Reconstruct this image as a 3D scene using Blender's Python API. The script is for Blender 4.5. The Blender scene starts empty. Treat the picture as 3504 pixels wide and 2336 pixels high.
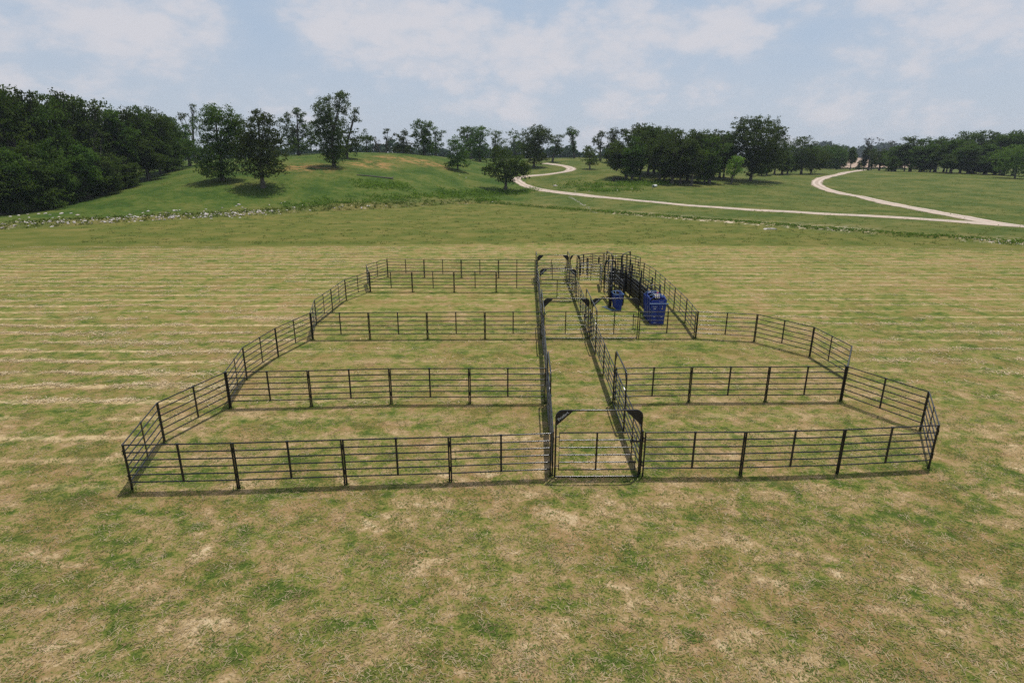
# Cattle corral of black steel panels on a mown hay field, wooded pasture behind.
import bpy, bmesh, math, random
import numpy as np
from mathutils import Vector, Matrix
TERRAIN_POINTS = [[-84.07, 96.7, 0.19], [-68.8, 106.6, 0.38], [-51.38, 121.5, 0.4], [-27.32, 135.3, 0.6], [-116.32, 124.0, -0.14], [-84.03, 130.2, 3.23], [-86.44, 142.6, 4.75], [-95.82, 179.8, 8.15], [-64.65, 133.9, 5.0], [-53.43, 129.0, 4.88], [-64.9, 119.0, 2.31], [-45.15, 130.2, 2.99], [-45.48, 153.7, 7.53], [-47.41, 173.9, 10.51], [-65.35, 186.0, 10.87], [-66.69, 195.9, 11.21], [-39.29, 199.3, 11.47], [-25.13, 200.0, 10.92], [-24.04, 215.8, 10.59], [-36.02, 146.2, 5.78], [-28.95, 145.0, 5.09], [-27.84, 138.9, 3.52], [-38.56, 170.0, 8.72], [-29.18, 180.0, 8.67], [-21.65, 181.6, 7.4], [-16.7, 184.4, 6.22], [-9.86, 180.6, 4.89], [-8.99, 163.6, 2.45], [-1.86, 165.0, 1.68], [-19.55, 152.9, 2.38], [-18.88, 147.0, 0.56], [2.88, 160.7, 0.85], [8.09, 172.1, 1.22], [1.35, 194.8, 3.17], [9.01, 192.9, 4.97], [19.42, 200.0, 6.45], [13.01, 227.1, 8.27], [9.43, 219.8, 7.7], [23.24, 260.0, 10.6], [31.31, 250.0, 10.54], [-10.57, 224.8, 8.47], [-4.33, 237.5, 9.23], [26.56, 205.0, 6.37], [38.73, 240.0, 9.16], [15.83, 175.0, 3.16], [27.75, 170.0, 2.72], [29.3, 180.0, 3.97], [35.48, 160.0, 2.31], [35.98, 152.0, 1.8], [23.95, 146.0, 1.29], [48.58, 140.0, 1.18], [47.61, 180.0, 3.57], [73.73, 185.0, 3.63], [60.68, 180.0, 3.42], [114.6, 235.0, 4.52], [174.12, 320.0, 5.41], [77.28, 170.0, 2.05], [98.27, 195.0, 3.02], [167.31, 290.0, 5.16], [96.24, 160.0, 1.32], [143.78, 215.0, 4.57], [112.12, 150.0, 1.79], [70.72, 81, 0.7], [101.95, 118.0, 0.86], [183.18, 215.0, 3.77], [167.11, 215.0, 4.54], [165.36, 265.0, 5.32], [168.92, 240.0, 5.17], [141.33, 165.0, 2.17], [244.7, 450, 4.74], [541.24, 1000, 14.24], [270.64, 450, 4.7], [598.63, 1000, 14.16], [-300, 330, 9], [-150, 300, 9], [-300, 200, 7], [-30, 340, 7], [-300, 600, 5], [0, 600, 5], [250, 620, 6], [0, 1200, 8], [-500, 1200, 8], [600, 1200, 12], [-60, 88, 0.2], [-30, 110, 0.3], [-5, 132, 0.1], [0, 122, 0.1], [40, 92, 0], [80, 66, 0], [0, 60, 0], [60, 60, 0], [-80, 40, 0], [80, 30, 0], [0, 0, 0], [-170, 60, 1], [200, 60, 0], [200, 120, 0.3], [350, 250, 3], [0, -100, 0]]
PAD_EDGE = [[-400, 62.739999999999995], [-150, 68.68], [-74.2, 80.68], [-72.33, 82.74], [-66.79, 87.75], [-60.99, 94.06], [-53.5, 99.74], [-45.45, 107.02], [-35.85, 114.38], [-24.88, 122.8], [-16.76, 129.98], [-7.57, 136.58], [-3.52, 135.09], [2.31, 128.31], [10.78, 117.68], [18.28, 110.5], [24.75, 103.28], [31.99, 96.18], [38.32, 89.97], [43.63, 83.93], [48.29, 78.63], [54.8, 73.05], [60.39, 68.56], [63.56, 64.93], [150, 52.93000000000001], [400, 34.93000000000001]]
ROAD_MAIN = [[76.8, 79.21], [72.81, 83.41], [69.79, 86.04], [66.72, 92.57], [60.49, 99.38], [52.78, 106.18], [44.1, 114.3], [34.31, 124.83], [23.06, 140.39], [14.41, 158.48], [7.91, 168.31], [3.78, 176.18], [1.69, 185.64], [1.47, 192.63], [5.64, 197.01], [12.08, 197.46], [17.64, 199.28], [20.13, 205.79], [19.31, 215.18], [16.0, 223.23], [12.3, 229.13]]
ROAD_BRANCH = [[72.29, 83.67], [71.85, 88.67], [73.81, 97.59], [76.87, 113.08], [82.98, 137.47], [86.15, 154.33], [89.2, 170.23], [92.38, 181.47], [101.37, 198.95], [113.41, 216.22], [130.46, 237.68], [149.33, 260.4], [176.18, 303.54]]
HERO = [
    {'x': -64.65, 'y': 133.9, 'blobs': [(-0.1, 13.8, 2.3, 2.3), (0.1, 10.2, 4.2, 4.3), (-0.3, 5.2, 4.2, 3.8), (0.3, 2.2, 4.0, 1.8), (3.5, 12.3, 1.7, 2.9), (4.2, 8.7, 2.3, 4.1)], 'label': 'big dark green shade tree left of its twin on the near slope'},
    {'x': -53.75, 'y': 129.0, 'blobs': [(0.6, 14.5, 0.9, 1.3), (2.3, 14.1, 1.0, 1.1), (0.4, 11.4, 3.8, 3.3), (0.3, 7.7, 4.6, 3.5), (0.8, 4.3, 4.4, 2.4), (3.3, 13.0, 1.0, 0.5), (4.1, 9.9, 1.0, 1.1), (-2.3, 9.2, 1.8, 2.6)], 'label': 'big dark tree with ragged spiky top right of its twin on the near slope'},
    {'x': -45.31, 'y': 153.7, 'blobs': [(-1.1, 13.0, 2.6, 3.1), (-0.5, 9.5, 3.4, 3.9), (-0.4, 5.8, 3.4, 3.6), (0.1, 2.9, 2.6, 2.3), (3.2, 17.1, 1.4, 1.0), (3.0, 14.7, 1.7, 2.6), (-0.3, 16.2, 1.2, 0.7), (-3.8, 10.8, 1.4, 0.7), (-3.1, 8.4, 1.2, 1.0)], 'label': 'tallest tree on the hill, narrow with a leafy trunk'},
    {'x': -47.15, 'y': 172.7, 'blobs': [(-0.4, 7.7, 1.6, 4.1), (1.7, 5.0, 3.0, 2.9), (0.7, 2.0, 2.2, 1.5), (3.0, 10.9, 1.3, 2.3), (3.4, 12.6, 0.9, 0.9), (3.7, 4.0, 1.3, 1.5)], 'label': 'loose leafy tree just behind the tallest hill tree', 'open': 0.6},
    {'x': -65.34, 'y': 186.0, 'blobs': [(-1.9, 5.7, 2.6, 3.5), (3.0, 6.8, 2.2, 2.8), (0.4, 3.0, 4.6, 2.2), (-2.1, 10.7, 0.8, 1.9), (-4.2, 10.0, 1.3, 0.7), (0.6, 12.6, 1.1, 1.3), (2.0, 11.3, 0.9, 1.2), (1.9, 9.4, 0.9, 1.1), (5.6, 3.8, 1.7, 1.4)], 'label': 'hilltop tree with a bare forked top above a dark round skirt', 'limbs': 1},
    {'x': -97.07, 'y': 186.0, 'blobs': [(1.4, 15.4, 1.0, 1.3), (-2.2, 13.6, 1.5, 0.7), (1.1, 12.0, 0.8, 1.9), (-1.3, 10.7, 0.7, 0.5), (-3.2, 13.0, 0.7, 0.8)], 'label': 'gaunt open tree with crooked bare limbs at the edge of the left wood', 'limbs': 1, 'open': 0.6},
    {'x': -91.19, 'y': 171.1, 'blobs': [(-0.4, 9.2, 1.2, 2.3), (0.4, 5.7, 2.9, 3.2), (-1.0, 3.7, 2.7, 1.4)], 'label': 'small dark pointed tree on a thin trunk beside the left wood'},
    {'x': -48.31, 'y': 202.1, 'blobs': [(-0.0, 1.1, 1.0, 1.9), (-0.0, 4.9, 1.5, 1.9), (0.9, 4.1, 1.5, 1.3)], 'label': 'vine wrapped hilltop tree with a thin rusty top', 'open': 0.8},
    {'x': -44.32, 'y': 203.7, 'blobs': [(-2.0, 4.5, 1.6, 1.1), (-0.6, 2.9, 1.2, 1.8), (-1.7, 1.0, 1.0, 1.1)], 'label': 'sparse brownish leaning tree on the hill crest', 'open': 0.25, 'lean': 1, 'limbs': 1, 'brown': 1},
    {'x': -41.81, 'y': 202.1, 'blobs': [(0.7, 7.1, 1.0, 0.8), (3.0, 6.0, 0.5, 0.6), (0.0, 1.8, 0.8, 1.9), (-0.4, 6.4, 0.2, 0.6), (1.3, 4.3, 0.9, 0.6), (0.2, 5.1, 0.4, 1.6)], 'label': 'nearly bare snag with two raised arms on the hill crest', 'open': 0.5, 'limbs': 1},
    {'x': -36.21, 'y': 202.3, 'blobs': [(0.5, 5.9, 0.9, 1.4), (0.2, 3.9, 1.8, 1.6), (-0.0, 1.7, 3.1, 1.8), (-2.4, 1.7, 1.1, 0.8), (-1.3, 5.2, 0.5, 0.8)], 'label': 'small cone shaped dark tree on the hill crest'},
    {'x': -29.62, 'y': 204.5, 'blobs': [(-0.8, 7.7, 2.7, 3.6), (2.2, 9.6, 1.3, 1.2), (-0.1, 3.0, 3.7, 2.4), (0.9, 5.8, 1.8, 3.2), (-4.1, 6.1, 0.9, 0.4)], 'label': 'broad hill crest tree with a double humped crown'},
    {'x': -27.0, 'y': 214.1, 'blobs': [(0.0, 8.4, 1.4, 1.3), (0.8, 6.1, 1.7, 1.5), (2.7, 7.8, 0.9, 0.9), (-0.2, 2.9, 2.0, 2.0), (2.0, 3.8, 1.2, 0.6)], 'label': 'open branched tree leaning right behind the double humped tree', 'open': 0.7, 'limbs': 1},
    {'x': -16.67, 'y': 184.4, 'blobs': [(0.1, 7.3, 2.6, 2.3), (0.3, 4.3, 3.1, 2.5), (-0.1, 2.0, 3.4, 1.3)], 'label': 'neat egg shaped green tree alone on the slope below the crest'},
    {'x': -1.85, 'y': 165.0, 'blobs': [(-1.7, 10.5, 2.6, 1.2), (0.4, 8.1, 4.6, 2.3), (-0.8, 5.4, 4.6, 2.1), (3.0, 4.9, 3.8, 1.8), (0.1, 2.9, 2.6, 1.0), (-4.8, 5.4, 1.4, 1.3), (5.1, 6.0, 1.9, 1.8)], 'label': 'dark spreading tree standing alone beside the bend of the gravel road'},
    {'x': -12.04, 'y': 225.6, 'blobs': [(0.5, 10.5, 2.8, 2.3), (-0.9, 5.6, 3.9, 3.9), (0.0, 2.0, 2.6, 2.0)], 'label': 'full dark tree rising behind the small egg shaped tree'},
    {'x': -16.51, 'y': 244.6, 'blobs': [(-1.8, 11.0, 3.0, 1.5), (-2.9, 8.8, 2.1, 2.1), (0.2, 7.8, 2.7, 2.7), (-1.3, 4.5, 3.2, 3.1)], 'label': 'flat topped tree left of the full dark tree on the rise'},
    {'x': -7.13, 'y': 235.9, 'blobs': [(0.7, 9.6, 2.6, 1.9), (2.1, 7.2, 2.6, 1.3), (0.4, 5.7, 1.5, 2.0)], 'label': 'loose layered tree right of the full dark tree on the rise', 'open': 0.6},
    {'x': 7.71, 'y': 216.0, 'blobs': [(0.2, 10.7, 4.4, 3.4), (-1.0, 6.6, 4.6, 3.8), (3.0, 10.4, 3.3, 3.2), (0.6, 3.4, 4.3, 2.0)], 'label': 'large round shade tree where the gravel road fades out'},
    {'x': 1.69, 'y': 243.5, 'blobs': [(-1.4, 8.7, 3.0, 2.9), (-0.7, 5.4, 3.2, 2.3)], 'label': 'pale thin leaved tree left of the large round shade tree', 'open': 0.45, 'limbs': 1},
    {'x': 15.42, 'y': 233.3, 'blobs': [(1.0, 8.1, 2.2, 1.8), (2.3, 6.2, 1.9, 1.3), (1.1, 4.0, 2.6, 1.3), (2.6, 9.3, 1.7, 0.7)], 'label': 'layered dark tree right of the large round shade tree', 'open': 0.8},
    {'x': 25.5, 'y': 250.0, 'blobs': [(-1.3, 10.7, 1.6, 1.3), (-0.6, 9.4, 2.2, 1.1), (-0.8, 7.0, 1.3, 2.0), (-0.2, 3.6, 0.9, 2.4), (-3.0, 9.7, 1.0, 0.7)], 'label': 'slim tall tree standing alone on the skyline', 'limbs': 1},
    {'x': 26.32, 'y': 205.0, 'blobs': [(0.2, 5.2, 2.7, 1.5), (0.3, 2.9, 3.0, 1.7), (-1.0, 6.6, 1.3, 0.7)], 'label': 'small light green round tree on the slope', 'bright': 1},
    {'x': 34.88, 'y': 240.0, 'blobs': [(0.3, 9.7, 1.4, 1.5), (-1.7, 7.6, 1.6, 2.1), (-0.2, 5.4, 1.4, 1.9), (-2.9, 7.6, 0.5, 1.5)], 'label': 'narrow twin pronged tree beside the slim skyline tree', 'limbs': 1, 'open': 0.8},
    {'x': 36.85, 'y': 232.0, 'blobs': [(1.4, 11.0, 2.2, 1.5), (5.6, 11.1, 1.6, 1.3), (1.5, 8.9, 2.0, 1.1), (0.4, 3.9, 2.0, 4.0), (2.0, 6.1, 2.0, 3.3)], 'label': 'forked tree with two flat heads at the left end of the middle grove', 'limbs': 1},
    {'x': 73.38, 'y': 185.0, 'blobs': [(-2.6, 16.0, 3.9, 2.3), (1.9, 16.1, 4.2, 2.4), (6.5, 13.8, 2.3, 2.4), (-5.3, 12.9, 3.4, 3.1), (0.4, 11.9, 6.5, 3.9), (7.1, 9.5, 3.6, 3.4), (-1.5, 6.9, 5.7, 3.9), (4.5, 5.6, 5.7, 2.5), (-0.2, 9.0, 5.2, 5.1), (0.5, 3.2, 2.3, 1.7)], 'label': 'huge domed oak, the tallest crown of the middle grove'},
    {'x': 64.24, 'y': 176.0, 'blobs': [(1.1, 6.7, 1.9, 1.3), (0.3, 4.6, 1.9, 1.6), (2.1, 3.7, 1.1, 0.7), (-0.2, 2.7, 1.2, 1.1)], 'label': 'small bright yellow green tree at the foot of the huge domed oak', 'bright': 2},
    {'x': 56.44, 'y': 176.0, 'blobs': [(-1.2, 7.4, 2.2, 2.4), (-0.7, 4.2, 2.6, 2.7), (-1.2, 2.1, 2.0, 1.6)], 'label': 'mid green young tree at the front edge of the middle grove', 'bright': 1},
    {'x': 111.27, 'y': 232.0, 'blobs': [(-1.2, 12.1, 2.9, 1.8), (-2.1, 7.7, 4.6, 4.2), (2.5, 6.5, 3.9, 3.9), (3.7, 11.3, 1.2, 0.8), (-2.9, 4.0, 2.9, 2.8)], 'label': 'dark tree with a raised round head right of the huge domed oak'},
    {'x': 116.8, 'y': 236.0, 'blobs': [(0.9, 6.4, 3.6, 3.2), (3.9, 5.7, 3.0, 2.9), (1.4, 3.2, 3.0, 2.5)], 'label': 'spreading tree right of the round headed one by the far field'},
    {'x': 160.94, 'y': 300.0, 'blobs': [(-6.1, 6.8, 3.0, 4.1), (-1.1, 6.8, 4.6, 4.6), (-1.0, 3.7, 4.6, 3.7), (2.4, 5.6, 2.1, 3.7)], 'label': 'far dark tree beside the road where it disappears'}]
GENERIC = [['leftfront', -89.8, 104.2, 10.4, 5.5, 'bushy'], ['leftfront', -88.73, 106.6, 11.45, 4.3, 'bushy'], ['leftfront', -87.96, 110.4, 12.39, 4.7, 'bushy'], ['leftfront', -87.05, 114.1, 13.39, 4.0, 'bushy'], ['leftfront', -87.45, 117.8, 9.57, 4.2, 'bushy'], ['leftfront', -86.62, 121.5, 12.69, 4.5, 'bushy'], ['leftfront', -86.29, 125.2, 10.99, 4.4, 'bushy'], ['leftfront', -86.98, 130.2, 8.53, 3.5, 'bushy'], ['leftfront', -86.15, 133.9, 10.23, 3.8, 'bushy'], ['leftfront', -87.12, 143.8, 14.42, 4.8, 'bushy'], ['leftfront', -91.75, 160.0, 17.0, 5.1, 'bushy'], ['leftfront', -98.15, 176.1, 13.87, 3.4, 'bushy'], ['leftback', -103.31, 124.0, 23.68, 5.7, 'broad'], ['leftback', -92.99, 114.1, 21.93, 4.4, 'broad'], ['leftback', -93.17, 117.8, 22.16, 4.0, 'tall'], ['leftback', -100.32, 129.0, 21.82, 3.7, 'tall'], ['leftback', -92.34, 121.5, 21.7, 3.2, 'broad'], ['leftback', -93.76, 126.5, 22.62, 3.6, 'tall'], ['leftback', -92.96, 129.0, 22.53, 2.7, 'tall'], ['leftback', -96.38, 136.4, 21.9, 3.6, 'broad'], ['leftback', -90.98, 133.9, 22.17, 4.5, 'tall'], ['leftback', -92.78, 138.9, 19.46, 4.4, 'broad'], ['leftback', -91.82, 141.4, 21.05, 5.0, 'broad'], ['leftback', -91.92, 146.3, 21.23, 4.7, 'broad'], ['leftback', -90.02, 148.8, 21.59, 5.5, 'broad'], ['leftback', -89.8, 153.8, 21.76, 5.2, 'broad'], ['leftback', -90.66, 161.2, 20.94, 5.4, 'broad'], ['leftback', -95.58, 173.6, 20.48, 3.7, 'broad'], ['leftback', -101.7, 136.4, 19.29, 5.8, 'broad'], ['leftback', -102.3, 129.0, 18.16, 5.9, 'broad'], ['leftback', -102.82, 146.3, 18.87, 6.2, 'broad'], ['grove', 34.47, 182.0, 18.04, 5.7, 'broad'], ['grove', 35.47, 178.0, 15.83, 4.5, 'stand'], ['grove', 40.47, 196.0, 20.53, 6.5, 'broad'], ['grove', 43.15, 192.0, 20.42, 6.6, 'broad'], ['grove', 38.21, 180.0, 15.18, 4.3, 'broad'], ['grove', 46.98, 200.0, 20.09, 6.0, 'broad'], ['grove', 50.42, 198.0, 19.92, 6.5, 'broad'], ['grove', 43.11, 176.0, 15.04, 4.0, 'stand'], ['grove', 45.84, 172.0, 17.32, 4.9, 'stand'], ['grove', 48.74, 174.0, 15.67, 3.9, 'stand'], ['grove', 53.12, 182.0, 18.02, 6.0, 'broad'], ['grove', 50.82, 170.0, 14.83, 3.8, 'stand'], ['grove', 59.73, 190.0, 18.65, 5.7, 'broad'], ['grove', 64.18, 192.0, 18.56, 6.1, 'broad'], ['grove', 57.77, 176.0, 15.96, 5.0, 'stand'], ['grove', 66.81, 190.0, 17.75, 5.1, 'broad'], ['grove', 46.0, 182.0, 16.94, 5.2, 'broad'], ['grovebehind', 90.91, 215.0, 10.84, 4.4, 'stand'], ['grovebehind', 96.62, 222.0, 13.21, 4.8, 'stand'], ['grovebehind', 100.69, 225.0, 15.61, 4.2, 'stand'], ['grovebehind', 105.02, 230.0, 12.14, 4.0, 'stand'], ['grovebehind', 86.98, 210.0, 9.15, 3.0, 'stand'], ['grovebehind', 62.02, 188.0, 16.55, 4.9, 'stand'], ['grovebehind', 65.48, 190.0, 14.66, 4.1, 'stand'], ['right', 163.84, 330.0, 17.24, 6.9, 'broad'], ['right', 164.21, 320.0, 17.46, 6.7, 'bushy'], ['right', 171.76, 325.0, 17.58, 7.9, 'bushy'], ['right', 180.87, 335.0, 14.9, 4.9, 'bushy'], ['right', 159.47, 285.0, 15.93, 3.5, 'stand'], ['right', 160.48, 280.0, 10.07, 2.3, 'cone'], ['right', 168.74, 290.0, 18.35, 2.8, 'stand'], ['right', 171.21, 288.0, 15.36, 2.8, 'stand'], ['right', 164.11, 270.0, 14.58, 5.7, 'broad'], ['right', 165.73, 266.0, 14.69, 5.2, 'broad'], ['right', 161.71, 255.0, 15.95, 6.2, 'broad'], ['right', 153.92, 245.0, 11.58, 4.4, 'bushy'], ['right', 170.29, 262.0, 15.55, 5.5, 'broad'], ['right', 164.77, 250.0, 19.06, 6.5, 'tall'], ['right', 166.31, 246.0, 18.72, 6.8, 'bushy'], ['right', 166.3, 240.0, 15.02, 5.1, 'broad'], ['right', 179.32, 256.0, 19.1, 6.6, 'bushy'], ['right', 178.68, 250.0, 18.32, 5.7, 'broad'], ['right', 171.54, 236.0, 17.92, 6.9, 'broad'], ['right', 178.3, 240.0, 17.26, 6.6, 'broad'], ['right', 184.63, 244.0, 20.55, 6.7, 'bushy'], ['right', 183.3, 240.0, 20.88, 7.0, 'broad'], ['right', 186.47, 238.0, 20.84, 6.6, 'bushy'], ['right', 185.74, 232.0, 18.82, 6.0, 'bushy'], ['right', 192.2, 236.0, 20.33, 6.9, 'bushy'], ['right', 192.74, 232.0, 20.47, 7.1, 'broad'], ['right', 196.16, 230.0, 19.71, 7.4, 'broad'], ['right', 164.18, 228.0, 12.06, 5.5, 'stand'], ['right', 173.73, 230.0, 13.76, 5.6, 'stand'], ['right', 177.9, 226.0, 12.68, 5.5, 'stand'], ['right', 181.25, 224.0, 13.62, 5.4, 'stand']]
LONE = [
    {'x': 171.38, 'y': 205.0, 'blobs': [(-3.4, 7.3, 4.2, 2.4), (-0.6, 8.8, 3.5, 2.1), (-1.0, 4.3, 5.5, 3.1), (2.9, 4.9, 2.9, 3.5)], 'label': 'light green spreading tree on a leaning trunk before the right wood', 'bright': 1, 'lean': 0},
    {'x': 169.95, 'y': 288.0, 'blobs': [(-3.5, 13.3, 1.8, 1.5), (0.0, 13.5, 3.6, 2.0)], 'label': 'bare grey tree with fine twigs above the far road end', 'open': 0.15, 'limbs': 1, 'bare': 1},
    {'x': 173.49, 'y': 275.0, 'blobs': [(-2.2, 12.2, 2.6, 1.0)], 'label': 'bare brown tree top showing above the right wood', 'open': 0.2, 'limbs': 1, 'bare': 1}]
ROCKS = [[-74.74, 86.23, 0.53], [-73.79, 84.79, 0.45], [-72.87, 85.89, 0.61], [-74.65, 88.35, 0.22], [-79.78, 95.33, 0.51], [-73.45, 87.82, 0.44], [-85.17, 100.06, 0.35], [-85.06, 101.64, 0.29], [-84.6, 102.97, 0.26], [-80.37, 97.97, 0.31], [-82.63, 102.99, 0.33], [-81.67, 103.26, 0.51], [-79.47, 101.42, 0.4], [-78.61, 103.01, 0.66], [-69.31, 89.61, 0.35], [-68.76, 90.1, 0.32], [-68.36, 90.63, 0.29], [-67.76, 90.9, 0.26], [-72.05, 95.35, 0.24], [-76.01, 98.77, 0.21], [-74.71, 101.41, 0.61], [-69.45, 97.7, 0.38], [-66.27, 94.37, 0.23], [-67.5, 98.22, 0.63], [-66.46, 102.69, 0.55], [-64.6, 100.83, 0.46], [-62.13, 97.74, 0.28], [-65.85, 106.96, 0.64], [-59.09, 99.77, 0.28], [-62.34, 106.13, 0.38], [-62.14, 108.79, 0.69], [-61.48, 109.32, 0.35], [-61.64, 105.84, 0.3], [-57.01, 103.25, 0.33], [-54.28, 102.89, 0.29], [-75.77, 97.18, 0.21], [-77.19, 103.27, 0.22], [-64.73, 92.96, 0.23], [-63.96, 93.74, 0.23], [-62.95, 105.59, 0.19], [-65.91, 105.35, 0.22], [-61.91, 109.06, 0.35], [-57.09, 103.25, 0.3], [-61.45, 109.33, 0.35], [-57.82, 111.69, 0.32], [-54.35, 102.88, 0.2], [-57.19, 109.52, 0.21], [-55.07, 109.75, 0.42], [-53.14, 105.31, 0.34], [-53.64, 103.61, 0.2], [-50.35, 98.43, 0.19], [-55.61, 113.54, 0.37], [-51.15, 105.23, 0.24], [-50.81, 105.78, 0.27], [-53.19, 111.88, 0.47], [-53.9, 116.79, 0.64], [-53.88, 115.7, 0.37], [-52.35, 114.83, 0.3], [-47.56, 100.0, 0.23], [-46.45, 100.53, 0.19], [-51.46, 114.0, 0.22], [-49.42, 113.17, 0.22], [-48.58, 118.58, 0.46], [-44.98, 111.86, 0.22], [-44.48, 112.4, 0.33], [-44.0, 111.53, 0.22], [-42.99, 112.92, 0.33], [-43.17, 117.41, 0.38], [-43.63, 118.21, 0.3], [-42.41, 120.1, 0.35], [-46.94, 120.48, 0.19], [-46.58, 121.59, 0.16], [-35.77, 118.92, 0.19], [-34.95, 120.03, 0.27], [-34.53, 120.57, 0.19], [-30.9, 121.48, 0.31], [-30.13, 123.15, 0.28], [-39.22, 121.69, 0.16], [-39.42, 115.23, 0.19], [-52.23, 105.83, 0.14], [-30.99, 121.75, 0.26], [-30.11, 123.42, 0.41], [-29.75, 123.39, 0.22], [-26.58, 124.67, 0.19], [-4.51, 138.54, 0.54], [-15.31, 176.03, 0.37], [-13.41, 174.26, 0.26], [12.45, 173.54, 1.04], [27.8, 157.95, 0.52], [20.43, 158.64, 0.33], [16.92, 160.43, 0.29], [31.91, 159.6, 0.53]]
STONY = [[20.82, 110.99], [24.23, 107.84], [27.27, 104.15], [30.81, 103.15], [31.54, 100.52], [37.79, 93.69], [41.26, 90.58], [43.33, 89.27], [45.58, 87.18], [47.4, 84.57], [48.4, 83.0], [58.61, 73.0], [60.49, 71.95], [61.81, 70.62]]
PIPE = [38.28, 162.57, 2.42]
LOG = [[-37.79, 146.11, 5.89], [-29.85, 149.45, 4.86]]
BRUSH = [30.91, 177.89, 3.66]
CHALK = [[14.32, 151.33], [14.4, 144.22], [14.66, 136.61], [14.98, 126.35], [15.5, 119.42], [15.96, 110.74]]
SLAB = [36.99, 84.02]
SOIL = [[-32.54, 184.78, 5], [-30.21, 182.48, 5], [-26.58, 184.46, 5], [-24.59, 184.34, 4], [-22.57, 183.92, 3], [-36.11, 182.76, 4], [-38.67, 182.58, 3], [-39.54, 171.72, 3], [-37.6, 168.36, 3], [-36.18, 170.19, 3], [-35.43, 163.63, 3], [-36.26, 163.67, 3], [-40.48, 162.8, 4], [-51.78, 151.15, 5], [-49.17, 149.75, 5], [-51.78, 147.86, 4], [-20.46, 182.68, 2]]
WEEDS = [{'p': [[-74.09, 84.82], [-62.26, 96.11], [-46.56, 109.72], [-25.4, 125.46], [-7.77, 140.38]], 'w': 4.0, 'h': 0.5, 'n': 900}, {'p': [[-46.24, 117.43], [-37.52, 123.02], [-26.64, 132.01], [-18.16, 141.41], [-8.39, 152.04], [2.86, 159.96]], 'w': 3.2, 'h': 0.7, 'n': 330}, {'p': [[-18.46, 143.88], [-8.63, 156.65], [-1.81, 159.74], [5.97, 165.33]], 'w': 4, 'h': 1.0, 'n': 170}, {'p': [[-7.8, 140.93], [-3.63, 139.64]], 'w': 3, 'h': 1.0, 'n': 50}, {'p': [[-35.01, 137.27], [-30.24, 140.63], [-24.76, 144.38]], 'w': 4, 'h': 0.7, 'n': 170}, {'p': [[17.19, 169.3], [24.51, 164.61], [33.0, 165.23], [41.03, 174.06]], 'w': 9, 'h': 1.2, 'n': 260}, {'p': [[18.2, 161.52], [25.47, 155.52]], 'w': 3, 'h': 0.7, 'n': 80}, {'p': [[39.81, 168.7], [44.62, 173.25]], 'w': 4, 'h': 1, 'n': 60}, {'p': [[-3.58, 137.44], [11.03, 120.42], [25.51, 106.54], [39.44, 92.65], [49.63, 80.88], [61.96, 70.4], [64.69, 68.3]], 'w': 1.3, 'h': 0.22, 'n': 2200}, {'p': [[23.31, 156.29], [34.77, 156.68]], 'w': 4, 'h': 0.6, 'n': 80}]
MOWN_EDGE = [[-58.9, 61.37], [-55.03, 62.24], [-37.45, 64.3], [-18.73, 66.5], [3.83, 68.81], [26.5, 67.44], [40.93, 66.21], [55.71, 63.02], [60.89, 61.09]]
HAZE = 0.00016
SKY = 0.11
SUN = 3.95
EXPO = 0.0
ROLL = 0.0015
CLOUDS = [(-.50, .17, .12, .05, .16), (-.74, .20, .16, .05, .12), (-.18, .18, .14, .045, .22), (.10, .165, .15, .05, .19), (.30, .17, .08, .03, .15), (.43, .225, .07, .03, .12), (.66, .23, .16, .05, .18), (0.0, .075, .7, .03, .06), (-.37, .17, .05, .06, -.22), (.42, .15, .06, .04, -.12)]
def _mq(X, Y, PX, PY, c=18.0):
    return np.sqrt((X[..., None]-PX)**2+(Y[..., None]-PY)**2+c*c)
TC = np.array(TERRAIN_POINTS, dtype=float)
_A = _mq(TC[:, 0], TC[:, 1], TC[:, 0], TC[:, 1])
_m = TC[:, 2].mean()
_W = np.linalg.solve(_A-np.eye(len(TC))*1.5, TC[:, 2]-_m)
EX = np.array([p[0] for p in PAD_EDGE]); EY = np.array([p[1] for p in PAD_EDGE])
def sstep(a, b, x):
    t = np.clip((x-a)/(b-a), 0, 1)
    return t*t*(3-2*t)
def edge_dist(x, y):
    wob = 0.5*np.sin(x*0.31)+0.35*np.sin(x*0.83+1.3)+0.2*np.sin(x*2.1)
    return (y-(np.interp(x, EX, EY)+wob))*0.82
def terrain(x, y):
    x = np.asarray(x, float); y = np.asarray(y, float)
    sh = x.shape
    xf = x.ravel(); yf = y.ravel(); z = np.empty_like(xf)
    for i in range(0, len(xf), 20000):
        s = slice(i, i+20000)
        z[s] = _m+_mq(xf[s], yf[s], TC[:, 0], TC[:, 1])@_W
    z += 0.12*np.sin(xf*0.11+yf*0.07)*np.sin(yf*0.09-xf*0.05)+0.05*np.sin(xf*0.35+1)*np.sin(yf*0.29)
    d = edge_dist(xf, yf)
    k = sstep(0, 12, d)
    z = z*k
    left = 1-sstep(-5, 12, xf)
    z -= np.exp(-((d-1.3)/1.1)**2)*(0.75*left+0.45*(1-left))
    z += np.exp(-((d-5)/2.6)**2)*0.35*left
    far = np.maximum(sstep(1050, 1240, yf), sstep(650, 840, np.abs(xf)))
    z = z+far*np.maximum(16-z, 0)
    z = np.where(yf < 40, z*sstep(-60, 40, yf), z)
    return z.reshape(sh)
rng = np.random.default_rng(7)
random.seed(3)
scene = bpy.context.scene
COL = scene.collection
PI = math.pi

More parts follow.
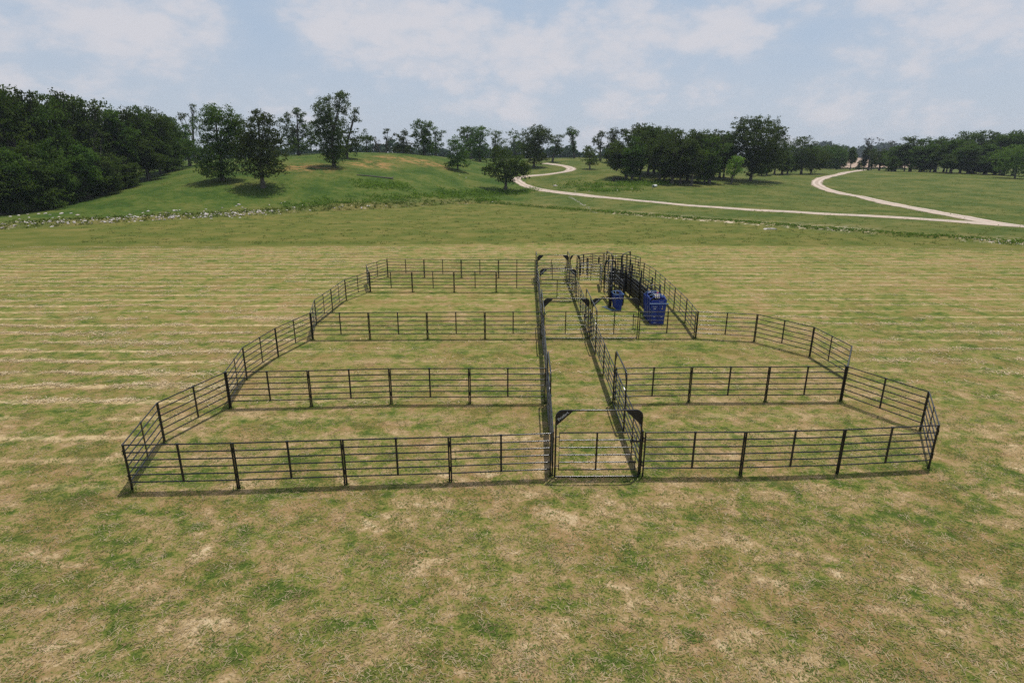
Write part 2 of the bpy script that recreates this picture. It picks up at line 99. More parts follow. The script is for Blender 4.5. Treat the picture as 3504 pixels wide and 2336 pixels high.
# ------------------------------------------------------------------ helpers
def tag(o, label=None, cat=None, group=None, kind=None):
    if label: o['label'] = label
    if cat: o['category'] = cat
    if group: o['group'] = group
    if kind: o['kind'] = kind
    return o
def empty(name, loc, rz=0.0):
    o = bpy.data.objects.new(name, None); COL.objects.link(o)
    o.location = loc; o.rotation_euler = (0, 0, rz); o.empty_display_size = 0.3
    return o
def link_mesh(name, me, parent=None, loc=None):
    o = bpy.data.objects.new(name, me); COL.objects.link(o)
    if parent is not None: o.parent = parent
    if loc is not None: o.location = loc
    return o
def copy_tree(o, parent=None):
    c = o.copy(); COL.objects.link(c); c.parent = parent
    for ch in o.children: copy_tree(ch, c)
    return c
class MB:
    def __init__(self): self.v = []; self.f = []; self.s = []
    def add(self, vs, fs, smooth=False):
        k = len(self.v); self.v += [tuple(p) for p in vs]
        self.f += [tuple(i+k for i in f) for f in fs]; self.s += [smooth]*len(fs)
        return self
    def box(self, x0, x1, y0, y1, z0, z1):
        return self.add([(x0, y0, z0), (x1, y0, z0), (x1, y1, z0), (x0, y1, z0), (x0, y0, z1), (x1, y0, z1), (x1, y1, z1), (x0, y1, z1)],
                        [(0, 3, 2, 1), (4, 5, 6, 7), (0, 1, 5, 4), (1, 2, 6, 5), (2, 3, 7, 6), (3, 0, 4, 7)])
    def prism(self, pts, y0, y1):            # outline in x,z extruded along y
        n = len(pts)
        return self.add([(p[0], y0, p[1]) for p in pts]+[(p[0], y1, p[1]) for p in pts],
                        [tuple(range(n)), tuple(range(2*n-1, n-1, -1))]+[(i, i+n, (i+1) % n+n, (i+1) % n) for i in range(n)])
    def tube(self, pts, r, n=8, cap=True):
        pts = [Vector(p) for p in pts]
        rs = list(r) if isinstance(r, (list, tuple)) else [r]*len(pts)
        vs = []; fs = []; up = None
        for i, p in enumerate(pts):
            a = pts[max(i-1, 0)]; b = pts[min(i+1, len(pts)-1)]
            t = (b-a).normalized()
            if up is None:
                up = Vector((0, 0, 1)) if abs(t.z) < .9 else Vector((1, 0, 0))
            s = t.cross(up).normalized(); up = s.cross(t).normalized()
            for k in range(n):
                q = 2*PI*(k+.5)/n
                vs.append(p+(s*math.cos(q)+up*math.sin(q))*rs[i])
        for i in range(len(pts)-1):
            for k in range(n):
                a = i*n+k; b = i*n+(k+1) % n
                fs.append((a, b, b+n, a+n))
        self.add(vs, fs, True)
        if cap:
            self.add(vs[:n], [tuple(range(n-1, -1, -1))]); self.add(vs[-n:], [tuple(range(n))])
        return self
    def mesh(self, name, mat):
        me = bpy.data.meshes.new(name); me.from_pydata(self.v, [], self.f)
        me.polygons.foreach_set('use_smooth', self.s); me.update()
        if mat: me.materials.append(mat)
        return me
    def build(self, name, mat, parent=None, loc=None): return link_mesh(name, self.mesh(name, mat), parent, loc)
def raw_mesh(name, verts, quads, mat, smooth=False, nper=4):
    me = bpy.data.meshes.new(name)
    verts = np.asarray(verts, np.float32); quads = np.asarray(quads, np.int32)
    me.vertices.add(len(verts)); me.vertices.foreach_set('co', verts.ravel())
    me.loops.add(quads.size); me.loops.foreach_set('vertex_index', quads.ravel())
    me.polygons.add(len(quads))
    me.polygons.foreach_set('loop_start', np.arange(0, quads.size, nper, dtype=np.int32))
    me.polygons.foreach_set('use_smooth', np.full(len(quads), smooth))
    me.update(calc_edges=True)
    if mat: me.materials.append(mat)
    return me

# ------------------------------------------------------------------ node helpers
class NT:
    def __init__(self, nt): self.nt = nt; nt.nodes.clear()
    def n(self, typ, ins=None, **props):
        nd = self.nt.nodes.new('ShaderNode'+typ)
        for k, v in props.items(): setattr(nd, k, v)
        for k, v in (ins or {}).items(): self.set(nd, k, v)
        return nd
    def set(self, nd, k, v):
        s = nd.inputs[k]
        if isinstance(v, bpy.types.NodeSocket): self.nt.links.new(v, s)
        elif isinstance(v, bpy.types.Node): self.nt.links.new(v.outputs[0], s)
        else: s.default_value = v
    def math(self, op, a, b=0.0, c=None, clamp=False):
        nd = self.n('Math', {0: a, 1: b}, operation=op, use_clamp=clamp)
        if c is not None: self.set(nd, 2, c)
        return nd.outputs[0]
    def mix(self, f, a, b, typ='RGBA', blend='MIX'):
        nd = self.nt.nodes.new('ShaderNodeMix'); nd.data_type = typ
        if typ == 'RGBA': nd.blend_type = blend
        ia, ib = {'RGBA': (6, 7), 'FLOAT': (2, 3)}[typ]
        self.set(nd, 0, f); self.set(nd, ia, a); self.set(nd, ib, b)
        return nd.outputs[2 if typ == 'RGBA' else 0]
    def noise(self, vec, scale, detail=4, rough=.55, dist=0.0, dim='3D'):
        return self.n('TexNoise', {'Vector': vec, 'Scale': scale, 'Detail': detail, 'Roughness': rough, 'Distortion': dist}, noise_dimensions=dim).outputs[0]
    def ss(self, x, a, b):
        return self.n('MapRange', {0: x, 1: a, 2: b, 3: 0.0, 4: 1.0}, interpolation_type='SMOOTHSTEP').outputs[0]
    def scale(self, vec, s, loc=(0, 0, 0)):
        return self.n('Mapping', {'Vector': vec, 'Scale': s, 'Location': loc}).outputs[0]
    def attr(self, name): return self.n('Attribute', attribute_name=name).outputs['Fac']
def col(r, g, b): return (r, g, b, 1)
def new_mat(name):
    m = bpy.data.materials.new(name); m.use_nodes = True
    return m, NT(m.node_tree)

def paint_mat(name, base, var, rough, scale=3.0):
    m, t = new_mat(name)
    tc = t.n('TexCoord').outputs['Object']
    rnd = t.n('ObjectInfo').outputs['Random']
    nn = t.noise(t.n('Vector' + 'Math', {0: tc, 1: rnd}, operation='ADD').outputs[0], scale, 6, .6)
    c = t.mix(t.ss(nn, .35, .75), col(*base), col(*var))
    r = t.mix(nn, rough*.75, rough*1.3, 'FLOAT')
    b = t.n('BsdfPrincipled', {'Base Color': c, 'Roughness': r, 'Specular IOR Level': .5})
    t.n('OutputMaterial', {'Surface': b.outputs[0]})
    return m
M_BLACK = paint_mat('black_paint', (.009, .010, .013), (.016, .017, .021), .17)
M_BLACKPLATE = paint_mat('black_sheet', (.008, .008, .009), (.016, .015, .014), .5)
M_STEEL = paint_mat('bare_steel', (.35, .35, .34), (.5, .5, .48), .35)
M_BLUE = paint_mat('blue_paint', (.006, .030, .22), (.010, .045, .30), .36)
M_BLUELIGHT = paint_mat('worn_blue_paint', (.05, .12, .27), (.10, .19, .34), .45)
M_CREAM = paint_mat('cream_rubber', (.42, .38, .28), (.55, .5, .4), .6)
M_RED = paint_mat('red_paint', (.30, .02, .03), (.38, .03, .04), .5)
M_WHITE = paint_mat('white_lettering', (.62, .62, .62), (.72, .72, .7), .5)
M_YELLOW = paint_mat('yellow_sticker', (.55, .42, .12), (.6, .5, .2), .5)

def leaf_mat(name, c1, c2, c3, trans=.35):
    m, t = new_mat(name)
    geo = t.n('NewGeometry'); oi = t.n('ObjectInfo')
    v = t.n('VectorMath', {0: geo.outputs['Position'], 1: oi.outputs['Location']}, operation='ADD').outputs[0]
    n1 = t.noise(v, .32, 3); n2 = t.noise(v, 2.2, 2)
    c = t.mix(t.ss(n1, .36, .66), col(*c1), col(*c2))
    c = t.mix(t.math('MULTIPLY', t.ss(n2, .5, .75), .6), c, col(*c3))
    hs = t.n('HueSaturation', {'Hue': t.n('MapRange', {0: oi.outputs['Random'], 3: .475, 4: .51}).outputs[0],
                               'Value': t.n('MapRange', {0: oi.outputs['Random'], 3: .55, 4: 1.2}).outputs[0], 'Color': c})
    d = t.n('BsdfPrincipled', {'Base Color': hs.outputs[0], 'Roughness': .7, 'Specular IOR Level': .12})
    tr = t.n('BsdfTranslucent', {'Color': hs.outputs[0]})
    s = t.n('MixShader', {0: trans, 1: d.outputs[0], 2: tr.outputs[0]})
    t.n('OutputMaterial', {'Surface': s.outputs[0]})
    return m
M_LEAF = leaf_mat('oak_leaves', (.042, .086, .010), (.078, .132, .016), (.125, .170, .026), .45)
M_LEAFB = leaf_mat('young_leaves', (.075, .135, .016), (.11, .175, .022), (.15, .20, .03), .4)
M_LEAFY = leaf_mat('yellow_green_leaves', (.13, .23, .03), (.19, .28, .04), (.22, .31, .06), .4)
M_LEAFR = leaf_mat('withered_leaves', (.07, .065, .035), (.11, .085, .05), (.12, .07, .045))
M_WEED = leaf_mat('weed_leaves', (.09, .17, .018), (.15, .24, .028), (.19, .26, .05), .45)
M_FARLEAF = leaf_mat('far_wood_leaves', (.03, .058, .03), (.045, .078, .035), (.05, .07, .04))
def bark_mat():
    m, t = new_mat('bark')
    v = t.n('TexCoord').outputs['Object']
    n = t.noise(t.scale(v, (6, 6, 1.2)), 1.5, 6, .65)
    c = t.mix(t.ss(n, .3, .7), col(.045, .036, .028), col(.15, .13, .105))
    b = t.n('BsdfPrincipled', {'Base Color': c, 'Roughness': .9, 'Normal': t.n('Bump', {'Height': n, 'Strength': .6, 'Distance': .05}).outputs[0]})
    t.n('OutputMaterial', {'Surface': b.outputs[0]}); return m
M_BARK = bark_mat()
def stone_mat(name, a, b_, sc):
    m, t = new_mat(name)
    v = t.n('NewGeometry').outputs['Position']
    n = t.noise(v, sc, 7, .65); n2 = t.noise(v, sc*.2, 3)
    c = t.mix(t.ss(n, .35, .65), col(*a), col(*b_))
    c = t.mix(t.math('MULTIPLY', t.ss(n2, .45, .7), .5), c, col(.30, .20, .12))
    b = t.n('BsdfPrincipled', {'Base Color': c, 'Roughness': .9, 'Normal': t.n('Bump', {'Height': n, 'Strength': .5, 'Distance': .05}).outputs[0]})
    t.n('OutputMaterial', {'Surface': b.outputs[0]}); return m
M_ROCK = stone_mat('pale_rock', (.36, .31, .27), (.60, .56, .52), 4)
def road_mat():
    m, t = new_mat('road_gravel'); v = t.n('NewGeometry').outputs['Position']; a = t.math('ABSOLUTE', t.attr('across'))
    n = t.noise(v, 1.1, 7, .7); n2 = t.noise(v, .25, 4, .6); a2 = t.math('ADD', a, t.math('MULTIPLY', t.math('SUBTRACT', n, .5), .5))
    rut = t.math('MULTIPLY', t.ss(a2, .22, .38), t.math('SUBTRACT', 1.0, t.ss(a2, .55, .72)))
    c = t.mix(rut, col(.34, .27, .21), col(.53, .445, .37)); c = t.mix(t.math('MULTIPLY', t.ss(n2, .4, .7), .5), c, col(.50, .37, .27))
    c = t.mix(t.math('MULTIPLY', t.ss(a2, .80, 1.0), .75), c, col(.17, .15, .06))
    b = t.n('BsdfPrincipled', {'Base Color': c, 'Roughness': .95, 'Normal': t.n('Bump', {'Height': n, 'Strength': .5, 'Distance': .06}).outputs[0]})
    t.n('OutputMaterial', {'Surface': b.outputs[0]}); return m
M_ROAD = road_mat()

# ------------------------------------------------------------------ ground
def axis(spans):
    a = []
    for (p, q, s) in spans: a += list(np.arange(p, q, s))
    a.append(spans[-1][1]); return np.array(a)
GX = axis([(-850, -240, 30), (-240, -100, 7), (-100, -20, .9), (-20, 20, 1.0), (20, 95, .9), (95, 260, 6), (260, 860, 30)])
GY = axis([(-80, 0, 10), (0, 60, 4), (60, 140, .8), (140, 240, 2.0), (240, 400, 6), (400, 1260, 20)])
XX, YY = np.meshgrid(GX, GY)
ZZ = terrain(XX, YY)
def ground_z(x, y):
    x = np.asarray(x, float); y = np.asarray(y, float)
    i = np.clip(np.searchsorted(GX, x)-1, 0, len(GX)-2); j = np.clip(np.searchsorted(GY, y)-1, 0, len(GY)-2)
    u = (x-GX[i])/(GX[i+1]-GX[i]); v = (y-GY[j])/(GY[j+1]-GY[j])
    return ZZ[j, i]*(1-u)*(1-v)+ZZ[j, i+1]*u*(1-v)+ZZ[j+1, i]*(1-u)*v+ZZ[j+1, i+1]*u*v
nx, ny = len(GX), len(GY)
idx = np.arange(nx*ny).reshape(ny, nx)
quads = np.stack([idx[:-1, :-1], idx[:-1, 1:], idx[1:, 1:], idx[1:, :-1]], -1).reshape(-1, 4)
def seg_dist(x, y, pl):
    d = np.full(x.shape, 1e9)
    for (a, b) in zip(pl[:-1], pl[1:]):
        ax, ay = a[:2]; bx, by = b[:2]; L2 = (bx-ax)**2+(by-ay)**2+1e-9
        t = np.clip(((x-ax)*(bx-ax)+(y-ay)*(by-ay))/L2, 0, 1)
        d = np.minimum(d, np.hypot(x-ax-t*(bx-ax), y-ay-t*(by-ay)))
    return d
ED = edge_dist(XX, YY)
MEX = [p[0] for p in MOWN_EDGE]; MEY = [p[1] for p in MOWN_EDGE]
mown_d = YY-np.interp(XX, MEX, MEY)
soil = np.zeros_like(XX)
for (sx, sy, r) in SOIL:
    soil = np.maximum(soil, np.exp(-(((XX-sx)/(r*1.2))**2+((YY-sy)/(r*1.0))**2)))
stony = np.exp(-(seg_dist(XX, YY, STONY[:11])/2.6)**2)+np.exp(-(seg_dist(XX, YY, STONY[11:])/2.2)**2)
bank = np.exp(-((ED-4.5)/4.0)**2)*(XX < -8)
lush = np.clip(np.where(XX < 5, sstep(2, 14, ED), .55*sstep(2, 14, ED)), 0, 1)
me = raw_mesh('ground', np.stack([XX, YY, ZZ], -1).reshape(-1, 3), quads, None, True)
for nm, arr in (('pad_dist', ED), ('mown_dist', mown_d), ('soil', soil), ('stony', stony), ('bank', bank), ('lush', lush)):
    at_ = me.attributes.new(nm, 'FLOAT', 'POINT'); at_.data.foreach_set('value', arr.astype(np.float32).ravel())

def ground_mat():
    m, t = new_mat('pasture')
    P = t.n('NewGeometry').outputs['Position']
    sep = t.n('SeparateXYZ', {0: P}); X, Y = sep.outputs[0], sep.outputs[1]
    P2 = t.n('CombineXYZ', {0: X, 1: Y, 2: 0.0}).outputs[0]
    big = t.noise(P2, .10, 3, .5)
    med = t.noise(t.scale(P2, (.8, 1.0, 1)), .85, 5, .6, .5)
    sml = t.noise(P2, 3.2, 5, .65, .6)
    tuft = t.noise(P2, 16, 4, .7, .4)
    fib = t.noise(t.scale(P2, (1.0, 1.6, 1)), 46, 3, .75, 1.5)
    fib2 = t.noise(t.scale(P2, (1.9, 1.0, 1), (3, 7, 0)), 60, 2, .7, 1.2)
    # mown hay field
    med2 = t.noise(t.scale(P2, (.8, 1.1, 1), (4, 9, 0)), 1.9, 5, .62, .6)
    f = t.math('ADD', t.math('MULTIPLY', t.math('SUBTRACT', med, .5), 1.0), t.math('MULTIPLY', t.math('SUBTRACT', big, .5), .45))
    f = t.math('ADD', t.math('ADD', f, .595), t.math('MULTIPLY', t.math('SUBTRACT', med2, .5), .75))
    f = t.math('ADD', f, t.math('MULTIPLY', t.math('SUBTRACT', sml, .5), .60))
    f = t.math('ADD', f, t.math('MULTIPLY', t.math('SUBTRACT', tuft, .5), .55))
    f = t.math('ADD', f, t.math('MULTIPLY', t.math('SUBTRACT', fib, .5), .45))
    f = t.math('ADD', t.mix(t.ss(Y, 17.0, 30.0), .606, .556, 'FLOAT'), t.math('MULTIPLY', t.math('SUBTRACT', f, .595), t.mix(t.ss(Y, 14.0, 28.0), 1.15, .66, 'FLOAT')))
    ramp = t.n('ValToRGB', {0: f})
    e = ramp.color_ramp.elements
    e[0].position = .37; e[0].color = col(.050, .082, .014)
    e[1].position = .94; e[1].color = col(.47, .37, .23)
    for p, c in ((.465, (.092, .122, .022)), (.53, (.142, .152, .034)), (.60, (.200, .175, .055)), (.68, (.240, .172, .080)), (.80, (.33, .24, .125))):
        x = e.new(p); x.color = col(*c)
    mown = ramp.outputs[0]
    # reddish dry thatch patches
    th = t.math('MULTIPLY', t.ss(t.noise(P2, .45, 4, .6), .48, .62), t.ss(tuft, .35, .65))
    mown = t.mix(t.math('MULTIPLY', th, .65), mown, col(.225, .125, .058))
    # raked hay lines
    wob = t.math('MULTIPLY', t.math('SUBTRACT', t.noise(t.scale(P2, (.10, .03, 1)), 1, 3), .5), .5)
    wob2 = t.math('MULTIPLY', t.math('SUBTRACT', t.noise(t.scale(P2, (1.3, 1.0, 1)), 1.6, 6, .7), .5), .62)
    yy = t.math('ADD', t.math('ADD', Y, wob), wob2)
    fr = t.math('FRACT', t.math('DIVIDE', t.math('ADD', yy, t.math('MULTIPLY', X, -.012)), 1.62))
    ln = t.math('ABSOLUTE', t.math('SUBTRACT', fr, .5))
    wid = t.math('ADD', .085, t.math('MULTIPLY', t.noise(t.scale(P2, (.3, .6, 1)), 1.4, 3), .16))
    line = t.math('SUBTRACT', 1.0, t.math('SMOOTH_MIN', t.math('DIVIDE', ln, wid), 1.0, .3))
    line = t.math('MULTIPLY', t.ss(line, .05, .75), t.ss(t.noise(t.scale(P2, (.14, .5, 1), (5, 3, 0)), 1, 4), .38, .55))
    side = t.math('ADD', t.ss(t.math('MULTIPLY', X, -1.0), 8.0, 15.0), t.math('MULTIPLY', t.ss(X, 16.0, 30.0), .75))
    side = t.math('MAXIMUM', side, t.math('MULTIPLY', t.math('MULTIPLY', t.ss(Y, 22.0, 46.0), .9), t.ss(t.noise(P2, .06, 2), .38, .58)))
    side = t.math('MAXIMUM', side, .3)
    side = t.math('MULTIPLY', side, t.math('MULTIPLY', t.ss(Y, 13.0, 20.0), t.mix(t.ss(Y, 26.0, 44.0), 1.0, .72, 'FLOAT')))
    side = t.math('MULTIPLY', side, t.mix(t.ss(t.attr('mown_dist'), -7.0, 0.0), 1.0, .25, 'FLOAT'))
    line = t.math('MULTIPLY', line, t.math('MINIMUM', side, 1.0), clamp=True)
    line = t.math('MULTIPLY', line, t.math('ADD', .4, t.math('MULTIPLY', t.ss(med2, .35, .62), .7)), clamp=True)
    line = t.math('MULTIPLY', line, t.math('ADD', .35, t.ss(sml, .3, .6)), clamp=True)
    straw = t.mix(fib2, col(.33, .24, .12), col(.56, .44, .26))
    mown = t.mix(t.math('MULTIPLY', line, .95, clamp=True), mown, straw)
    # loose pale hay wisps
    wsp = t.math('MULTIPLY', t.ss(t.noise(t.scale(P2, (.5, 1.5, 1), (9, 2, 0)), 1.3, 5, .7, 1.2), .60, .72), t.ss(fib2, .42, .62))
    mown = t.mix(t.math('MULTIPLY', wsp, .75), mown, col(.40, .33, .21))
    # uncut turf of the pad behind
    g = t.math('ADD', t.math('MULTIPLY', t.noise(t.scale(P2, (.85, 1, 1)), .24, 6, .68), 1.0), t.math('MULTIPLY', t.math('SUBTRACT', tuft, .5), .3))
    turf = t.n('ValToRGB', {0: g}); e = turf.color_ramp.elements
    e[0].position = .34; e[0].color = col(.062, .088, .014); e[1].position = .70; e[1].color = col(.165, .138, .042)
    x = e.new(.5); x.color = col(.100, .108, .022)
    mown_k = t.ss(t.math('ADD', t.attr('mown_dist'), t.math('MULTIPLY', t.math('SUBTRACT', t.noise(P2, .16, 5), .5), 5.0)), -1.2, 1.2)
    c = t.mix(mown_k, mown, turf.outputs[0])
    # meadow beyond the ditch
    h = t.math('ADD', t.noise(P2, .11, 6, .62), t.math('MULTIPLY', t.math('SUBTRACT', t.noise(t.scale(P2, (.7, 1.0, 1)), .8, 6, .75), .5), .8))
    mead = t.n('ValToRGB', {0: h}); e = mead.color_ramp.elements
    e[0].position = .36; e[0].color = col(.030, .062, .009); e[1].position = .74; e[1].color = col(.115, .118, .030)
    x = e.new(.5); x.color = col(.056, .088, .014)
    drier = t.mix(t.ss(h, .35, .65), col(.068, .090, .018), col(.145, .128, .042))
    meadow = t.mix(t.attr('lush'), drier, mead.outputs[0])
    pk = t.ss(t.math('ADD', t.attr('pad_dist'), t.math('MULTIPLY', t.math('SUBTRACT', t.noise(P2, .5, 4), .5), 1.6)), -.3, .5)
    c = t.mix(pk, c, meadow)
    band = t.math('MULTIPLY', t.math('MULTIPLY', t.ss(t.attr('pad_dist'), -.4, .3), t.math('SUBTRACT', 1.0, t.ss(t.attr('pad_dist'), 1.6, 2.8))), t.ss(X, -6.0, 0.0))
    c = t.mix(t.math('MULTIPLY', band, .75), c, t.mix(sml, col(.045, .075, .010), col(.085, .12, .018)))
    # bare red clay
    nz = t.noise(t.scale(P2, (.7, 1, 1)), .38, 6, .7)
    sk = t.math('MULTIPLY', t.attr('soil'), t.ss(nz, .44, .56))
    c = t.mix(t.math('MULTIPLY', sk, .55, clamp=True), c, t.mix(t.noise(P2, 1.2, 4), col(.36, .14, .055), col(.50, .28, .14)))
    # pale stony scrapes
    nz2 = t.noise(t.scale(P2, (.45, 1, 1)), 1.3, 6, .75)
    c = t.mix(t.math('MULTIPLY', t.attr('stony'), t.ss(nz2, .50, .60), clamp=True), c, t.mix(tuft, col(.42, .30, .2), col(.66, .58, .5)))
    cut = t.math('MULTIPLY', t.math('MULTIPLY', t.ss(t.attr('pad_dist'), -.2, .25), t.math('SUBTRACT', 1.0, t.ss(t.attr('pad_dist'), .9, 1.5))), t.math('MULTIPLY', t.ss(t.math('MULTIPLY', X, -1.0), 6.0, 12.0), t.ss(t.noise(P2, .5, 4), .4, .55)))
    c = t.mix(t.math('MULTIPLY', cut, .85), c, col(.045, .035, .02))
    c = t.mix(t.math('MULTIPLY', t.attr('bank'), t.ss(t.noise(P2, .8, 6, .75), .57, .68), clamp=True), c, col(.42, .35, .27))
    # far ploughed field
    rat = t.math('DIVIDE', X, t.math('MAXIMUM', Y, 1.0))
    ff = t.math('MULTIPLY', t.ss(Y, 430.0, 470.0), t.math('MULTIPLY', t.ss(rat, .52, .53), t.math('SUBTRACT', 1.0, t.ss(rat, .66, .68))))
    c = t.mix(ff, c, t.mix(t.noise(t.scale(P2, (.2, 1, 1)), .05, 4), col(.30, .21, .16), col(.36, .27, .21)))
    # blades of turf, light and dark
    c = t.mix(t.math('MULTIPLY', t.ss(fib, .35, .7), .40), c, t.mix(1.0, c, col(1.9, 1.8, 1.6), blend='MULTIPLY'))
    c = t.mix(t.math('MULTIPLY', t.math('SUBTRACT', 1.0, t.ss(tuft, .26, .5)), .45), c, t.mix(1.0, c, col(.5, .56, .5), blend='MULTIPLY'))
    hgt = t.math('ADD', t.math('MULTIPLY', tuft, .6), t.math('ADD', t.math('MULTIPLY', fib, .35), t.math('MULTIPLY', sml, 1.2)))
    bump = t.n('Bump', {'Height': hgt, 'Strength': .7, 'Distance': .08})
    b = t.n('BsdfPrincipled', {'Base Color': c, 'Roughness': .95, 'Specular IOR Level': .1, 'Normal': bump.outputs[0]})
    t.n('OutputMaterial', {'Surface': b.outputs[0]}); return m
me.materials.append(ground_mat())
tag(link_mesh('ground', me), 'mown hay field and rolling green pasture', kind='structure')

# ------------------------------------------------------------------ gravel roads
def catmull(p, step):
    p = [Vector((a[0], a[1], 0)) for a in p]; out = []
    for i in range(len(p)-1):
        a = p[max(i-1, 0)]; b = p[i]; c = p[i+1]; d = p[min(i+2, len(p)-1)]
        n = max(2, int((c-b).length/step))
        for k in range(n):
            s = k/n
            out.append(.5*((2*b)+(c-a)*s+(2*a-5*b+4*c-d)*s*s+(3*b-a-3*c+d)*s**3))
    out.append(p[-1]); return out
def road(name, pts, w, lift, label):
    c = catmull(pts, .8); n = len(c); m = 7; vs = []
    w0 = w1 = 0
    for i, p in enumerate(c):
        t = (c[min(i+1, n-1)]-c[max(i-1, 0)]).normalized(); s = Vector((t.y, -t.x, 0))
        w0 = w0*.7+random.uniform(-.22, .22); w1 = w1*.7+random.uniform(-.22, .22)
        for k in range(m):
            u = -1+2*k/(m-1)
            ww = w/2+(w0 if k == 0 else w1 if k == m-1 else 0)
            q = p+s*u*ww
            vs.append((q.x, q.y, lift-(.05 if k in (0, m-1) else 0)))
    vs = np.array(vs); vs[:, 2] += ground_z(vs[:, 0], vs[:, 1])
    qs = [(i*m+k, i*m+k+1, (i+1)*m+k+1, (i+1)*m+k) for i in range(n-1) for k in range(m-1)]
    rm = raw_mesh(name, vs, qs, M_ROAD, True)
    aa = rm.attributes.new('across', 'FLOAT', 'POINT'); aa.data.foreach_set('value', np.tile(np.linspace(-1, 1, m), n).astype(np.float32))
    tag(link_mesh(name, rm), label, kind='structure')
road('gravel_road', ROAD_MAIN, 3.3, .07, 'pale gravel road crossing the far pasture')
road('gravel_road_branch', ROAD_BRANCH, 3.4, .085, 'pale gravel road curving to the far field')

# ------------------------------------------------------------------ corral panels
RAILS = [.30+.2415*i for i in range(6)]
def tube_mesh(name, pts, r, mat, n=8): return MB().tube(pts, r, n).mesh(name, mat)
PL = 3.04
pm_post = tube_mesh('post', [(0, 0, 0), (0, 0, 1.525)], .026, M_BLACK)
pm_rail = tube_mesh('rail', [(0, 0, 0), (PL, 0, 0)], .0205, M_BLACK)
mb = MB().box(-.03, .03, -.013, .013, .28, 1.50); mb.box(-.045, .045, -.026, .026, 1.488, 1.532)
pm_stay = mb.mesh('stay', M_BLACK)
mb = MB().tube([(0, -.02, 0), (0, -.02, .16)], .012, 6); mb.box(-.035, .035, -.03, -.01, .0, .025); mb.box(-.035, .035, -.03, -.01, .12, .145)
pm_clip = mb.mesh('pin_clip', M_BLACK)
pm_cap = MB().box(-.04, .04, -.024, .024, 1.531, 1.537).mesh('weld_mark', M_STEEL)
def make_panel():
    t = empty('corral_panel', (0, 0, 0))
    for x in (0, PL): link_mesh('post', pm_post, t, (x, 0, 0))
    for z in RAILS: link_mesh('rail', pm_rail, t, (0, 0, z))
    st = link_mesh('stay', pm_stay, t, (PL/2, 0, 0))
    for z in (.38, 1.2): link_mesh('pin_clip', pm_clip, t, (-.03, 0, z))
    return t
proto_panel = make_panel(); used = [False]
def panel(p, q, label, group):
    global proto_panel
    if used[0]: o = copy_tree(proto_panel)
    else: o = proto_panel; used[0] = True
    p = Vector((p[0], p[1], 0)); q = Vector((q[0], q[1], 0)); d = q-p; L = d.length; u = d/L
    a = p+u*.03
    o.location = (a.x, a.y, 0); o.rotation_euler = (0, 0, math.atan2(d.y, d.x)); o.scale = ((L-.06)/PL, 1, 1)
    tag(o, label, 'corral panel', group); return o
ORD = ['first', 'second', 'third', 'fourth', 'fifth', 'sixth', 'seventh', 'eighth', 'ninth', 'tenth', 'eleventh', 'twelfth']
def run(pts, fmt, group):
    for i, (p, q) in enumerate(zip(pts, pts[1:])): panel(p, q, fmt.format(ORD[i]), group)
A = [(-11.23, 15.01), (-8.13, 15.14), (-5.0, 15.36), (-1.86, 15.55), (1.21, 15.80)]
run(A, 'black six rail panel, {} from the left in the front row', 'front row of corral panels')
AR = [(4.02, 15.87), (7.09, 15.91), (10.19, 16.08), (13.29, 16.40)]
run(AR, 'black six rail panel, {} to the right of the front bow gate', 'front row of corral panels')
B = [(-11.10, 21.02), (-7.97, 21.2), (-4.84, 21.45), (-1.69, 21.49), (1.36, 21.54)]
run(B, 'six rail panel, {} from the left in the cross row just behind the front', 'first cross row of panels')
BR = [(4.12, 21.54), (7.17, 21.69), (10.29, 21.73), (13.39, 21.8)]
run(BR, 'black six rail panel, {} from the alley in the right pen cross row', 'first cross row of panels')
Cc = [(-10.85, 30.14), (-7.76, 30.24), (-4.62, 30.32), (-1.48, 30.38), (1.60, 30.45)]
run(Cc, 'six rail panel, {} from the left in the row level with the twin bow gates', 'middle cross row of panels')
D_ = [(-10.54, 42.19), (-7.41, 42.23), (-4.3, 42.2), (-1.18, 42.23), (1.87, 42.31)]
run(D_, 'six rail panel, {} from the left in the last row before the back fence', 'rear cross row of panels')
E_ = [(-10.44, 48.04), (-7.33, 47.83), (-4.23, 47.75), (-1.13, 47.74), (1.92, 47.7)]
run(E_, 'black six rail panel, {} from the left in the back fence', 'back fence panels')
panel((1.98, 47.72), (4.52, 47.78), 'short black panel closing the far end of the centre alley', 'back fence panels')
LS = [(-11.23, 15.01), (-12.0, 18.04), (-11.12, 21.02), (-11.8, 24.09), (-11.58, 27.15), (-10.87, 30.14), (-11.61, 33.13), (-11.57, 36.21), (-11.53, 39.28), (-10.56, 42.19), (-11.46, 45.13), (-10.44, 48.04)]
run(LS, 'black panel in the zigzag left side fence, {} counting from the front corner', 'left side fence panels')
RS = [(13.29, 16.40), (14.85, 19.12), (13.41, 21.8), (15.07, 24.42), (14.94, 27.5), (13.15, 30.0), (10.12, 30.55)]
run(RS, 'black panel in the bulging right side fence, {} counting from the front corner', 'right side fence panels')
RB_ = [(10.12, 30.55), (10.43, 33.66), (10.58, 36.8), (10.71, 39.94), (10.80, 43.09), (10.62, 46.2), (8.9, 48.75)]
run(RB_, 'black panel in the fence right of the blue squeeze chute, {} going back', 'fence panels right of the chutes')
panel((6.95, 30.5), (10.06, 30.55), 'black panel in front of the blue squeeze chute, right of the latched gate', 'middle cross row of panels')
panel((5.3, 45.42), (7.2, 45.42), 'short black panel between the walk gate and the man gate arch', 'panels around the crowding tub')

